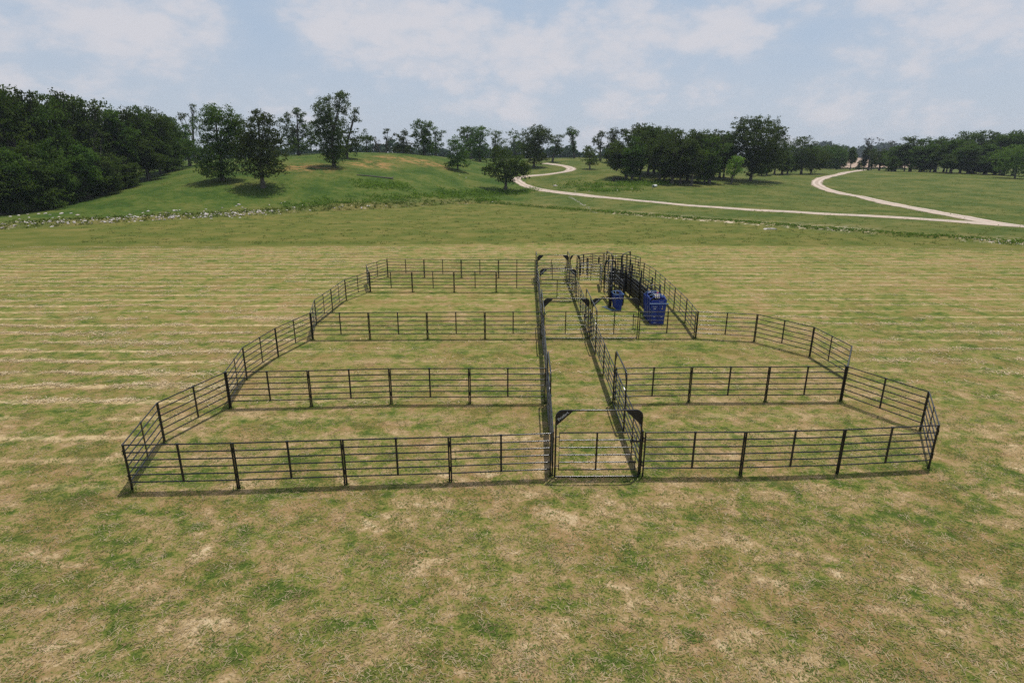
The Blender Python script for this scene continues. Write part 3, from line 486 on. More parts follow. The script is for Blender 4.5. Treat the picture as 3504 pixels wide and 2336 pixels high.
def rounded(w, z0, z1, r, k=6):
    pts = [(0, 0, z0), (0, 0, z1-r)]
    for i in range(1, k+1):
        a = PI/2*i/k; pts.append((r-r*math.cos(a), 0, z1-r+r*math.sin(a)))
    pts.append((w-r, 0, z1))
    for i in range(1, k+1):
        a = PI/2*i/k; pts.append((w-r+r*math.sin(a), 0, z1-r+r*math.cos(a)))
    pts.append((w, 0, z0)); return pts
def text_mesh(txt, size, mat):
    cu = bpy.data.curves.new('lettering', 'FONT'); cu.body = txt; cu.size = size; cu.extrude = .001
    cu.align_x = 'CENTER'; cu.align_y = 'CENTER'
    o = bpy.data.objects.new('lettering', cu); COL.objects.link(o)
    dg = bpy.context.evaluated_depsgraph_get()
    m = bpy.data.meshes.new_from_object(o.evaluated_get(dg)); bpy.data.objects.remove(o)
    m.materials.clear(); m.materials.append(mat); return m
TXT = text_mesh('Priefert', .125, M_WHITE)
TXT_S = text_mesh('Priefert', .10, M_WHITE)
GW = 2.5
def gusset_mesh(w, s):
    r = .2; pts = []
    for i in range(7):
        a = PI/2*i/6; pts.append((r-r*math.cos(a), 2.25-r+r*math.sin(a)))
    pts = [(.015, 1.76)]+pts+[(.50, 2.245)]
    pts = [(max(.015, x), min(z, 2.24)) for x, z in pts]
    if s < 0: pts = [(w-x, z) for x, z in pts][::-1]
    return MB().prism(pts, -.006, .006)
def make_bow(w=GW, leaf=True, text=(1, 0), h=2.25, both=False):
    t = empty('bow_gate', (0, 0, 0))
    f = MB().tube(rounded(w, 0, h, .2), .027, 10)
    f.tube([(0, 0, .03), (w, 0, .03)], .022, 8)
    f.build('frame', M_BLACK, t)
    for i, s in enumerate((1, -1)):
        if w > 1.5:
            gp = gusset_mesh(w, s).build('gusset_plate', M_BLACKPLATE, t)
            if text[i]:
                L = link_mesh('lettering', TXT, gp)
                L.rotation_euler = (PI/2, -PI/4.2*s, 0)
                L.location = (.20 if s > 0 else w-.20, -.009, 2.07)
        else:
            r = MB().prism([(.012, h-.4), (.012, h-.05), (.05, h-.012), (.22, h-.012)] if s > 0 else [(w-.22, h-.012), (w-.05, h-.012), (w-.012, h-.05), (w-.012, h-.4)], -.005, .005)
            r.build('gusset_plate', M_BLACKPLATE, t)
    if leaf:
        g = MB()
        g.tube([(w/2, 0, .27), (.11, 0, .27), (.11, 0, 1.52), (w-.12, 0, 1.52), (w-.12, 0, .27), (w/2, 0, .27)], .0225, 8, False)
        sg = g.build('swing_gate', M_BLACK, t)
        for z in [.27+.25*i for i in range(1, 5)]:
            MB().tube([(.11, 0, z), (w-.12, 0, z)], .0205, 8).build('rail', M_BLACK, sg)
        if w > 1.5: MB().box(w/2-.06, w/2-.01, -.012, .012, .27, 1.53).build('stay', M_BLACK, sg)
        for z in (.42, 1.4): MB().tube([(0, -.03, z), (.12, -.03, z)], .018, 6).build('hinge', M_BLACK, t)
        l = MB().tube([(w-.26, -.04, .62), (w-.26, -.04, 1.32)], .018, 6); l.box(w-.32, w+.03, -.06, -.02, 1.22, 1.27); l.box(w-.32, w-.1, -.06, -.02, .52, .57)
        l.tube([(w-.26, -.04, 1.3), (w-.26, -.04, 1.42)], .03, 6)
        l.tube([(w-.26, -.05, .9), (w-.17, -.05, .9)], .014, 6)
        l.build('latch', M_BLACK, t)
    return t
bow_plain = make_bow(text=(0, 0)); bow_t1 = make_bow(text=(1, 0)); bow_t2 = make_bow(text=(1, 1))
bused = set()
def bow(src, p, q, label, group='bow gates of the corral'):
    if src.name in bused: o = copy_tree(src)
    else: o = src; bused.add(src.name)
    p = Vector((p[0], p[1], 0)); q = Vector((q[0], q[1], 0)); d = q-p
    w = [c for c in o.children if c.name.startswith('frame')][0].dimensions.x-.054 if False else GW
    u = d.normalized(); a = p+u*.045
    o.location = (a.x, a.y, 0); o.rotation_euler = (0, 0, math.atan2(d.y, d.x)); o.scale = ((d.length-.09)/w, 1, 1)
    tag(o, label, 'bow gate', group); return o
bow(bow_t1, (1.28, 15.82), (3.95, 15.86), 'nearest bow gate, closing the front end of the centre alley')
bow(bow_plain, (1.69, 30.45), (4.22, 30.47), 'bow gate across the alley, left one of the twin arches')
bow(bow_t1, (4.32, 30.49), (6.92, 30.5), 'bow gate right of the alley, in front of the small blue chute')
bow(bow_t2, (1.88, 39.3), (4.42, 39.32), 'bow gate across the alley with lettering on both corner plates')
bow(bow_plain, (1.97, 45.42), (4.49, 45.44), 'rearmost bow gate across the centre alley')
WG = make_bow(w=.72, text=(0, 0)); WG.name = 'walk_gate'
WG.location = (4.60, 45.43, 0); tag(WG, 'narrow walk through gate at the rear right of the alley', 'walk gate')
left_alley = [(1.25, 15.86, 'p'), (1.36, 18.92, 'b'), (1.41, 21.58, 'p'), (1.52, 24.65, 'p'), (1.60, 27.75, 'b'), (1.65, 30.42, 'b'), (1.71, 33.07, 'p'), (1.78, 36.15, 'p'), (1.85, 39.24, 'p'), (1.92, 42.34, 'p'), (1.95, 45.40, 'b'), (1.96, 47.68, '')]
right_alley = [(3.98, 15.92, 'p'), (4.03, 18.97, 'b'), (4.08, 21.62, 'p'), (4.15, 24.70, 'p'), (4.22, 27.80, 'b'), (4.27, 30.46, 'b'), (4.33, 33.12, 'p'), (4.40, 36.20, 'p'), (4.46, 39.28, 'p'), (4.51, 42.36, 'p'), (4.54, 45.42, 'b'), (4.56, 47.70, '')]
for nm, pts in (('left', left_alley), ('right', right_alley)):
    kp = kb = 0
    for a, b in zip(pts, pts[1:]):
        if a[2] == 'p':
            panel(a, b, f'black panel in the {nm} wall of the centre alley, {ORD[kp]} from the front', 'centre alley panels'); kp += 1
        else:
            bow(bow_plain, a, b, f'bow gate set in the {nm} wall of the centre alley, {ORD[kb]} from the front'); kb += 1

# ------------------------------------------------------------------ crowding tub, working alleys
def arc_panel(c, r, a0, a1, label):
    t = empty('tub_barrier', (c[0], c[1], 0))
    def pt(a, z, rr=r): return (rr*math.cos(a), rr*math.sin(a), z)
    n = 10; an = [math.radians(a0+(a1-a0)*i/n) for i in range(n+1)]
    for z in [.2, .44, .68, .92, 1.16, 1.38, 1.62]:
        MB().tube([pt(a, z) for a in an], .03, 6).build('rail', M_BLACK, t)
    for i in (0, n): MB().tube([pt(an[i], 0), pt(an[i], 1.66)], .03, 8).build('post', M_BLACK, t)
    MB().tube([pt(an[n//2], 0.1), pt(an[n//2], 1.62)], .022, 6).build('stay', M_BLACK, t)
    for k in (2, 8):
        a = an[k]; p = MB(); q0 = pt(a-.03, 0, r-.03); q1 = pt(a+.03, 0, r-.03); q2 = pt(a+.03, 0, r-.045); q3 = pt(a-.03, 0, r-.045)
        p.add([(q[0], q[1], z) for z in (.75, 1.3) for q in (q0, q1, q2, q3)], [(0, 1, 2, 3), (7, 6, 5, 4), (0, 4, 5, 1), (1, 5, 6, 2), (2, 6, 7, 3), (3, 7, 4, 0)])
        p.build('ratchet_plate', M_BLACKPLATE, t)
    tag(t, label, 'tub barrier', 'curved panels of the crowding tub')
for i, (a0, a1, w) in enumerate([(179, 136, 'left end'), (134, 91, 'back left part'), (89, 46, 'back right part'), (44, 1, 'right end')]):
    arc_panel((8.05, 48.05), 2.65, a0, a1, f'curved black barred panel forming the {w} of the rounded tub')
def sweep_gate():
    t = empty('sweep_gate', (8.05, 48.0, 0), math.radians(120))
    f = MB().tube([(0, 0, 0), (0, 0, 1.9)], .045, 10); f.build('centre_post', M_BLACK, t)
    g = MB().tube([(.08, 0, .2), (.08, 0, 1.6), (2.45, 0, 1.6), (2.45, 0, .2), (.08, 0, .2)], .022, 6); g.build('gate_frame', M_BLACK, t)
    for z in (.44, .68, .92, 1.15, 1.38): MB().tube([(.08, 0, z), (2.45, 0, z)], .018, 6).build('rail', M_BLACK, t)
    tag(t, 'sheeted swinging crowd gate inside the rounded tub', 'sweep gate')
sweep_gate()
def bar_gate(p, q, label, name='open_gate', sheet=0, h=1.6):
    p = Vector((p[0], p[1], 0)); q = Vector((q[0], q[1], 0)); L = (q-p).length
    t = empty(name, p, math.atan2(q.y-p.y, q.x-p.x))
    pts = rounded(L, .12, h, .18, 4); MB().tube(pts, .024, 8).build('gate_frame', M_BLACK, t)
    for i in range(6): MB().tube([(0, 0, .2+i*.235), (L, 0, .2+i*.235)], .018, 6).build('rail', M_BLACK, t)
    MB().box(L/2-.025, L/2+.025, -.012, .012, .2, h-.02).build('stay', M_BLACK, t)
    if sheet: MB().box(.03, L-.03, .012, .02, .15, sheet).build('sheet', M_BLACKPLATE, t)
    tag(t, label, 'gate' if name == 'open_gate' else 'alley side'); return t
def alley_barrier(p, q, label, sheet=.95, h=1.6):
    t = bar_gate(p, q, label, 'alley_barrier', sheet, h); t['group'] = 'sheeted sides of the working alleys'
    return t
bar_gate((8.42, 42.0), (7.15, 44.6), 'round cornered gate swung open between the two working alleys')
bar_gate((7.3, 42.4), (7.95, 45.4), 'black barred gate leading from the man gate arch to the tub')
AL = [((7.98, 45.5), (8.28, 43.0)), ((8.28, 43.0), (8.44, 40.5)), ((8.44, 40.5), (8.50, 38.0)), ((8.50, 38.0), (8.54, 35.5))]
ARR = [((8.66, 45.5), (8.98, 43.0)), ((8.98, 43.0), (9.16, 40.5)), ((9.16, 40.5), (9.24, 38.0)), ((9.24, 38.0), (9.30, 35.5))]
W4 = ['rear end', 'second section', 'third section', 'end next to the blue squeeze chute']
for i in range(4):
    alley_barrier(*AL[i], f'left sheeted side of the long working alley, {W4[i]}', 1.0 if i > 0 else 1.3)
    alley_barrier(*ARR[i], f'right sheeted side of the long working alley, {W4[i]}', 1.0)
alley_barrier((6.66, 41.0), (6.72, 38.1), 'left barred side of the short alley to the small blue chute', .0)
alley_barrier((7.40, 41.0), (7.46, 38.1), 'right sheeted side of the short alley to the small blue chute', .6)
alley_barrier((6.95, 45.3), (6.66, 42.4), 'left barred side of the curved piece before the man gate arch', .0)
def alley_frame(x0, x1, y, h, label, solid=False, ry=0):
    t = empty('alley_hoop', (x0, y, 0)); w = x1-x0
    MB().tube([(0, 0, 0), (0, 0, h), (w, 0, h), (w, 0, 0)], .055, 4).build('hoop', M_BLACK, t)
    MB().tube([(0, 0, h-.22), (w, 0, h-.22)], .018, 6).build('tie_bar', M_BLACK, t)
    for s in (0, w):
        if solid: MB().box(s-.05, s+.05, -.1, .1, .1, h-.02).build('slide_track', M_BLACKPLATE, t)
        else: MB().box(s-.05, s+.05, .03, .045, .7, h-.05).build('side_plate', M_BLACKPLATE, t)
    for k in range(2): MB().tube([(w*(.3+.4*k), .05, .5), (w*(.3+.4*k), .05, h-.2)], .016, 6).build('drop_bar', M_BLACK, t)
    tag(t, label, 'alley frame', 'hoop frames over the working alleys')
alley_frame(7.95, 8.66, 45.55, 2.2, 'tall black doorway frame where the tub meets the long alley', True)
alley_frame(8.28, 8.99, 43.0, 1.95, 'hoop frame over the rear part of the long alley', True)
alley_frame(8.42, 9.17, 40.55, 1.95, 'hoop frame over the middle of the long alley')
alley_frame(8.47, 9.27, 37.7, 2.0, 'hoop frame two metres behind the blue squeeze chute')
alley_frame(8.52, 9.32, 35.75, 1.9, 'hoop frame directly behind the blue squeeze chute')
alley_frame(6.62, 7.5, 38.25, 1.8, 'hoop frame directly behind the small blue chute', True)
alley_frame(7.0, 7.75, 40.9, 1.8, 'hoop frame over the middle of the short alley', True)
alley_frame(7.9, 8.3, 41.9, 1.75, 'narrow black post frame between the two working alleys', True)
AG = make_bow(w=.8, leaf=False, text=(0, 0), h=2.35); AG.name = 'man_gate_arch'; AG.location = (6.84, 42.35, 0)
for z in [.3+.24*i for i in range(6)]: MB().tube([(.1, 0, z), (.7, 0, z)], .016, 6).build('rail', M_BLACK, AG)
tag(AG, 'small black arch with barred door at the head of the short alley', 'man gate')
def sort_bow(p, q, label):
    o = bow(bow_plain, p, q, label); return o
sort_bow((7.82, 47.95), (7.93, 45.65), 'angled bow gate left of the tub doorway')
sort_bow((9.80, 47.8), (8.72, 45.85), 'angled bow gate right of the tub doorway')

# tub slide lever with a pale handle
t = empty('slide_gate', (5.55, 47.3, 0), math.radians(10))
MB().tube([(0, 0, 0), (0, 0, 1.7), (.75, 0, 1.7), (.75, 0, 0)], .03, 6).build('gate_frame', M_BLACK, t)
MB().box(.04, .14, -.03, .03, .3, 1.3).build('slide_track', M_BLACKPLATE, t)
MB().box(.6, .7, -.03, .03, .3, 1.3).build('slide_track', M_BLACKPLATE, t)
MB().tube([(.05, -.06, 1.28), (.75, -.06, 1.32)], .03, 6).build('handle', M_STEEL, t)
MB().tube([(.2, -.06, .95), (.95, -.06, .98)], .025, 6).build('handle', M_STEEL, t)
tag(t, 'black slide gate with pale steel handles beside the tub', 'slide gate')

# ------------------------------------------------------------------ blue squeeze chute
def blue_squeeze():
    t = empty('squeeze_chute', (8.68, 33.45, 0), math.radians(0))
    wb, wt, L, H = .41, .52, 1.95, 1.62
    # side walls lean outwards to the top
    for s in (-1, 1):
        m = MB()
        def P(u, z, o): return ((wb+(wt-wb)*z/H)*s+o*s, u, z)
        m.add([P(0, .05, 0), P(L, .05, 0), P(L, H, 0), P(0, H, 0), P(0, .05, .03), P(L, .05, .03), P(L, H, .03), P(0, H, .03)],
              [(0, 1, 2, 3), (7, 6, 5, 4), (0, 4, 5, 1), (1, 5, 6, 2), (2, 6, 7, 3), (3, 7, 4, 0)])
        sd = m.build('side_panel', M_BLUE, t)
        for u in (.05, .65, 1.3, 1.9):
            MB().tube([P(u, 0, .055), P(u, H+.04, .055)], .028, 6).build('upright', M_BLUE, sd)
        for z in (.55, 1.05): MB().tube([P(0, z, .05), P(L, z, .05)], .022, 6).build('side_rail', M_BLUE, sd)
    for s in (-1, 1):
        x0, x1 = (.012, wt) if s > 0 else (-wt, -.012)
        xb = wb*s
        d = MB().prism([(x0, .05), (xb, .05), (x1, 1.38), (x0, 1.38)] if s > 0 else [(xb, .05), (x1, .05), (x1, 1.38), (x0, 1.38)], -.10, -.06).build('head_gate_door', M_BLUE, t)
        MB().box(.03 if s > 0 else -.09, .09 if s > 0 else -.03, -.125, -.10, .2, 1.3).build('neck_rail', M_BLUE, d)
    MB().tube([(-.62, -.12, 1.40), (.68, -.12, 1.40)], .03, 8).build('cross_bar', M_BLUELIGHT, t)
    m = MB().prism([(-.56, 1.42), (.56, 1.42), (.50, 1.60), (-.40, 1.60)], .0, .05)
    hd = m.build('header_plate', M_BLUE, t)
    o = link_mesh('lettering', TXT_S, hd, (.2, -.006, 1.51)); o.rotation_euler = (PI/2, 0, 0)
    # hooped top frame
    for k, (y, r) in enumerate([(.1, .52), (.75, .56), (1.35, .56), (1.85, .50)]):
        pts = [(-r*math.cos(a), y, H+.22*math.sin(a)) for a in [PI*i/8 for i in range(9)]]
        MB().tube(pts, .026, 6).build('top_hoop', M_BLUELIGHT if k % 2 else M_BLUE, t)
    MB().tube([(-.50, .1, H+.03), (-.56, .8, H+.1), (-.3, 1.95, H+.05), (.3, 1.95, H+.05), (.58, .9, H+.1), (.52, .1, H+.03)], .028, 6).build('top_rail', M_BLUE, t)
    MB().tube([(-.35, .2, H+.2), (.4, 1.6, H+.2)], .02, 6).build('cross_rod', M_BLUELIGHT, t)
    MB().tube([(.4, .2, H+.2), (-.35, 1.6, H+.2)], .02, 6).build('cross_rod', M_BLUELIGHT, t)
    for i, x in enumerate((-.12, .02, .14)):
        MB().tube([(x, .35, H+.05), (x, .62, H+.28)], .032, 8).build('cream_grip', M_CREAM, t)
    MB().tube([(.1, .9, H+.24), (.22, 1.12, H+.26)], .045, 8).build('red_pivot', M_RED, t)
    MB().tube([(-.35, 1.5, H+.14), (-.2, 1.6, H+.2)], .04, 8).build('cream_grip', M_CREAM, t)
    MB().tube([(.35, .55, H+.2), (.45, .7, H+.2)], .04, 8).build('cream_grip', M_CREAM, t)
    MB().tube([(.66, -.06, 1.4), (.72, -.02, .75), (.68, .02, .7)], .018, 6).build('lever', M_BLACK, t)
    MB().tube([(.68, .1, 1.38), (.76, .0, .8)], .02, 6).build('lever', M_BLUELIGHT, t)
    MB().tube([(-.55, -.02, 1.05), (-.36, -.13, .78)], .03, 6).build('brace', M_BLUELIGHT, t)
    for (x, z, w, h, mt, nm) in [(-.24, 1.07, .17, .04, M_WHITE, 'sticker'), (-.33, .86, .08, .06, M_CREAM, 'sticker'), (.28, 1.18, .03, .18, M_CREAM, 'sticker'), (.27, 1.06, .10, .05, M_YELLOW, 'sticker'), (-.24, .53, .13, .04, M_WHITE, 'sticker'), (.26, .53, .12, .04, M_WHITE, 'sticker'), (-.18, .12, .18, .03, M_WHITE, 'sticker')]:
        MB().box(x-w/2, x+w/2, -.104, -.1005, z-h/2, z+h/2).build(nm, mt, t)
    o = link_mesh('lettering', TXT_S, t, (-.24, -.106, 1.20)); o.rotation_euler = (PI/2, 0, 0)
    MB().box(-.46, .46, -.14, L+.05, .0, .05).build('floor_pan', M_BLACKPLATE, t)
    t.scale = (.86, .9, .91)
    tag(t, 'large blue cattle squeeze chute with closed front doors at the end of the long alley', 'squeeze chute')
blue_squeeze()
def calf_table():
    t = empty('calf_table', (6.98, 36.75, 0), math.radians(8))
    m = MB()
    b = MB().prism([(-.17, .06), (.22, .06), (.34, 1.12), (-.36, 1.12)], 0, .05)
    f = b.build('front_plate', M_BLUE, t)
    o = link_mesh('lettering', TXT_S, f, (.1, -.006, 1.02)); o.rotation_euler = (PI/2, 0, 0)
    MB().box(.12, .22, -.004, -.001, .82, .87).build('sticker', M_YELLOW, f)
    for s in (-1, 1):
        x0, x1 = (.22, .34) if s > 0 else (-.17, -.36)
        p = MB().add([(x0, .05, .06), (x0, .95, .06), (x1, 1.0, 1.15), (x1, .05, 1.15), (x0+.03*s, .05, .06), (x0+.03*s, .95, .06), (x1+.03*s, 1.0, 1.15), (x1+.03*s, .05, 1.15)],
                     [(0, 1, 2, 3), (7, 6, 5, 4), (0, 4, 5, 1), (1, 5, 6, 2), (2, 6, 7, 3), (3, 7, 4, 0)])
        p.build('side_panel', M_BLUE, t)
    MB().tube([(-.40, -.02, 1.15), (.38, -.02, 1.15), (.44, 1.0, 1.2), (-.42, 1.0, 1.2), (-.40, -.02, 1.15)], .03, 6).build('top_frame', M_BLUELIGHT, t)
    MB().tube([(-.30, .05, 1.2), (-.05, .95, 1.26)], .022, 6).build('cross_rod', M_BLUELIGHT, t)
    MB().tube([(.16, .05, 1.2), (.1, .95, 1.26)], .022, 6).build('cross_rod', M_BLUE, t)
    MB().tube([(.2, -.03, .05), (-.72, -.02, .05), (-.98, 1.0, .05), (-.1, 1.05, .05)], .032, 6).build('base_frame', M_BLUELIGHT, t)
    MB().tube([(-1.15, 1.0, .05), (-.9, 1.0, .05)], .03, 6).build('base_frame', M_BLUELIGHT, t)
    MB().tube([(-.2, 0.3, .1), (-.15, .3, .8)], .03, 6).build('leg', M_BLUE, t)
    MB().box(-.55, -.32, .9, 1.1, .05, 1.6).build('tail_gate', M_BLACKPLATE, t)
    t.scale = (.76, .9, .92)
    tag(t, 'small blue tilting calf chute with a pipe base lying on the grass', 'calf table')
calf_table()

# ------------------------------------------------------------------ trees
def leaves(cent, size, r):
    """cent: (n,3) leaf centres -> quads, r = rng"""
    n = len(cent)
    a = r.normal(size=(n, 3)); a /= np.linalg.norm(a, axis=1)[:, None]
    b = r.normal(size=(n, 3)); b -= (b*a).sum(1)[:, None]*a; b /= np.linalg.norm(b, axis=1)[:, None]
    s = size*r.uniform(.6, 1.35, (n, 1))
    v = np.stack([cent-a*s*.5, cent-b*s*.33+a*s*.05, cent+a*s*.5, cent+b*s*.33+a*s*.05], 1).reshape(-1, 3)
    return v, np.arange(4*n).reshape(-1, 4)
def blob_points(blobs, r, dens, open_=1.0, sig=.34):
    out = []
    for (x, y, z, rx, ry, rz) in blobs:
        n = int(dens*rx*rz*open_)+10; per = 16; k = max(3, n//per)
        d = r.normal(size=(k, 3)); d /= np.linalg.norm(d, axis=1)[:, None]
        rad = r.uniform(.0, 1, (k, 1))**(.30)
        rad *= r.uniform(.72, 1.26, (k, 1))
        c = d*rad*np.array([rx, ry, rz])+np.array([x, y, z])
        c = np.repeat(c, per, 0)
        sg = min(sig, .28*max(rx, rz)+.08)
        c = c+r.normal(size=c.shape)*np.array([sg, sg, sg*.6])
        out.append(c)
    return np.concatenate(out)
def trunk_mesh(blobs, r, rad, lean=0, every=2, extra=0):
    mb = MB(); top = max(blobs, key=lambda b: b[2]+b[5]); zt = top[2]
    zs = [0, .12, .3, .5, .7, .85, 1.0]
    mx = sum(b[0]*b[3]*b[5] for b in blobs)/sum(b[3]*b[5] for b in blobs)
    pts = []
    for z in zs:
        k = max(0, (z-.35)/.65)
        px = (mx*.6)*min(1, z*1.6)*(1-k)+top[0]*k; py = top[1]*k
        pts.append(Vector((px+r.normal()*.08*z, py+r.normal()*.08*z, zt*z-.25*(z == 0))))
    mb.tube(pts, [rad*1.5, rad*1.05, rad*.9, rad*.72, rad*.5, rad*.33, rad*.12], 8)
    for i, b in enumerate(blobs):
        if b is top: continue
        k = r.uniform(.32, .6); zz = min(max(b[2]*.55, zt*.2), zt*.75)
        j = min(range(len(pts)), key=lambda q: abs(pts[q].z-zz)); s = pts[j]; e = Vector((b[0], b[1], b[2]))
        m = (s+e)/2+Vector((r.normal()*.2, r.normal()*.2, -.1*abs(e.x-s.x)+r.normal()*.15))
        mb.tube([s, (s+m)/2+Vector((0, 0, .05)), m, (m+e)/2+Vector((r.normal()*.1, r.normal()*.1, .1)), e], [rad*.45, rad*.38, rad*.3, rad*.2, rad*.07], 5, False)
        for q in range(2+extra):
            dd = Vector((r.normal(), r.normal(), r.normal()*.8+.4)).normalized()
            e2 = e+Vector((dd.x*b[3], dd.y*b[4], dd.z*b[5]))*.8
            s2 = m.lerp(e, r.uniform(.3, .95))
            mb.tube([s2, (s2+e2)/2+Vector((0, 0, .12)), e2], [rad*.16, rad*.1, rad*.03], 4, False)
    if extra:
        b = top
        for q in range(extra*2):
            dd = Vector((r.normal(), r.normal(), r.normal()*.8+.5)).normalized(); e2 = Vector((b[0]+dd.x*b[3], b[1]+dd.y*b[4], b[2]+dd.z*b[5]))
            mb.tube([pts[-2], (pts[-2]+e2)/2, e2], [rad*.16, rad*.1, rad*.03], 4, False)
    return mb.mesh('trunk', M_BARK)
def tree_from(blobs, seed, rad, leafsize, dens, mat, open_=1.0, extra=0):
    r = np.random.default_rng(seed)
    t = empty('tree', (0, 0, 0))
    link_mesh('trunk', trunk_mesh(blobs, r, rad, extra=extra), t)
    v, q = leaves(blob_points(blobs, r, dens, open_), leafsize, r)
    k = v[:, 2].reshape(-1, 4).min(1) > .05
    v = v.reshape(-1, 4, 3)[k].reshape(-1, 3); q = np.arange(len(v)).reshape(-1, 4)
    link_mesh('crown', raw_mesh('crown', v, q, mat), t)
    return t
for i, hd in enumerate(HERO+LONE):
    r = np.random.default_rng(100+i); D = hd['y']
    bl = [(x, r.uniform(-.45, .45)*max(rx, 1), z, rx*1.1, rx*1.1, rz*1.05) for (x, z, rx, rz) in hd['blobs']]
    mat = M_LEAFB if hd.get('bright') == 1 else M_LEAFY if hd.get('bright') == 2 else M_LEAFR if (hd.get('brown') or hd.get('bare')) else M_LEAF
    size = .33 if D < 165 else .40
    o = tree_from(bl, 500+i, .38 if max(b[2] for b in bl) > 9 else .24, size, 270 if D < 165 else 190, mat, hd.get('open', 1.0), 4 if hd.get('limbs') else 1)
    o.location = (hd['x'], hd['y'], float(ground_z(hd['x'], hd['y'])))
    o.name = 'bare_tree' if hd.get('bare') else 'oak_tree' if 'oak' in hd['label'] else 'tree'
    tag(o, hd['label'], 'tree')
PROTO = {}
def proto(kind, seed):
    r = np.random.default_rng(seed); bl = []; Hh = 14.0
    if kind == 'broad':
        W = 6.0
        for i in range(15):
            a = r.uniform(0, 2*PI); q = r.uniform(.15, .72)**.6; z = r.uniform(.20, .84)
            q *= math.sqrt(max(.15, 1-((z-.45)/.54)**2))
            rr = r.uniform(1.3, 2.1); bl.append((W*q*math.cos(a), W*q*math.sin(a), Hh*z, rr*1.15, rr*1.15, rr))
        bl.append((r.uniform(-1, 1), 0, Hh*.86, 2.0, 2.0, 1.8)); bl.append((0, 0, Hh*.55, 3.2, 3.2, 3.6))
    elif kind == 'tall':
        W = 4.0
        for i in range(13):
            z = .22+.68*i/12; w = (.95-.65*abs(z-.5))*r.uniform(.5, 1.0); a = r.uniform(0, 2*PI)
            rr = r.uniform(.9, 1.7)*(1.15-.5*z); bl.append((W*w*.65*math.cos(a), W*w*.65*math.sin(a), Hh*z, rr*1.1, rr*1.1, rr*1.1))
        bl += [(r.uniform(-1.4, 1.4), r.uniform(-1, 1), Hh*.93, .9, .9, .9), (r.uniform(-1, 1), 0, Hh*.82, 1.2, 1.2, 1.2)]
    elif kind == 'bushy':
        W = 4.6
        for i in range(18):
            z = r.uniform(.07, .85); w = math.sqrt(max(.05, 1-(max(z-.35, 0)/.6)**2))*r.uniform(.35, .9); a = r.uniform(0, 2*PI)
            rr = r.uniform(1.2, 2.0)*(1.15-.45*z); bl.append((W*w*.8*math.cos(a), W*w*.8*math.sin(a), Hh*z, rr*1.15, rr*1.15, rr))
        bl.append((0, 0, Hh*.88, 1.3, 1.3, 1.3)); bl.append((0, 0, Hh*.4, 2.8, 2.8, 4.0))
    elif kind == 'cone':
        W = 3.0
        for i in range(10):
            z = .12+.8*i/9; w = (1-z)*.5; a = r.uniform(0, 2*PI); bl.append((W*w*math.cos(a), W*w*math.sin(a), Hh*z, W*(1.05-z)*.75+.3, W*(1.05-z)*.75+.3, 1.5))
    else:  # stand: clear trunk below
        W = 4.2
        for i in range(14):
            z = r.uniform(.15, .88); w = math.sqrt(max(.08, 1-((z-.45)/.46)**2))*r.uniform(.3, .85); a = r.uniform(0, 2*PI)
            rr = r.uniform(1.1, 1.9); bl.append((W*w*.75*math.cos(a), W*w*.75*math.sin(a), Hh*z, rr*1.1, rr*1.1, rr*1.05))
        bl.append((0, 0, Hh*.9, 1.3, 1.3, 1.2)); bl.append((0, 0, Hh*.5, 2.2, 2.2, 3.6))
    t = tree_from(bl, seed+1, .3, .38, 190, M_LEAF)
    ext = max(abs(b[0])+b[3] for b in bl)
    top = max(b[2]+b[5] for b in bl)
    return [t, ext, top, False]
for k, n in (('broad', 4), ('tall', 3), ('bushy', 4), ('cone', 1), ('stand', 3)):
    PROTO[k] = [proto(k, 40+11*i+len(k)) for i in range(n)]
GLAB = {'leftfront': ('leafy tree at the front edge of the left wood, {} from the left', 'bushy trees at the edge of the left wood'),
        'leftback': ('tall tree rising within the left wood, {}', 'tall trees of the left wood'),
        'grove': ('dark tree of the middle grove beyond the road, {} from the left', 'trees of the middle grove'),
        'grovebehind': ('tree standing behind the huge domed oak in the shade, {}', 'trees behind the domed oak'),
        'right': ('dark tree of the right hand wood, {} from the left', 'trees of the right hand wood')}
NUM = ORD+['thirteenth', 'fourteenth', 'fifteenth', 'sixteenth', 'seventeenth', 'eighteenth', 'nineteenth', 'twentieth', 'twenty first', 'twenty second', 'twenty third', 'twenty fourth', 'twenty fifth', 'twenty sixth', 'twenty seventh', 'twenty eighth', 'twenty ninth', 'thirtieth', 'thirty first', 'thirty second']
gcount = {}
order = {}
for g in GENERIC: order.setdefault(g[0], []).append(g)
for gname, lst in order.items():
    lst.sort(key=lambda g: g[1]/g[2])
    for i, (gn, x, y, zt, w, kind) in enumerate(lst):
        c = gcount.get(kind, 0); gcount[kind] = c+1
        P = PROTO[kind][c % len(PROTO[kind])]
        if P[3]: o = copy_tree(P[0])
        else: o = P[0]; P[3] = True
        gz = float(ground_z(x, y)); h = max(zt-gz, 4.0)
        o.location = (x, y, gz); sz = h/P[2]; sx = w/P[1]*(1.2 if gn in ('grove', 'right', 'grovebehind') and w > 5.5 else .8 if gn == 'right' else 1.0); sx = min(max(sx, sz*(.42 if w < 5.5 and gn == 'right' else .75)), sz*1.7)
        o.scale = (sx, sx, sz); o.rotation_euler = (0, 0, random.uniform(0, 2*PI)); o.name = 'tree'
        lab = GLAB[gname][0].format(NUM[i] + (' from the left' if gname in ('leftback', 'grovebehind') else ''))
        tag(o, lab, 'tree', GLAB[gname][1])
for k in PROTO:
    for P in PROTO[k]:
        if not P[3]:
            for ch in list(P[0].children): bpy.data.objects.remove(ch)
            bpy.data.objects.remove(P[0])

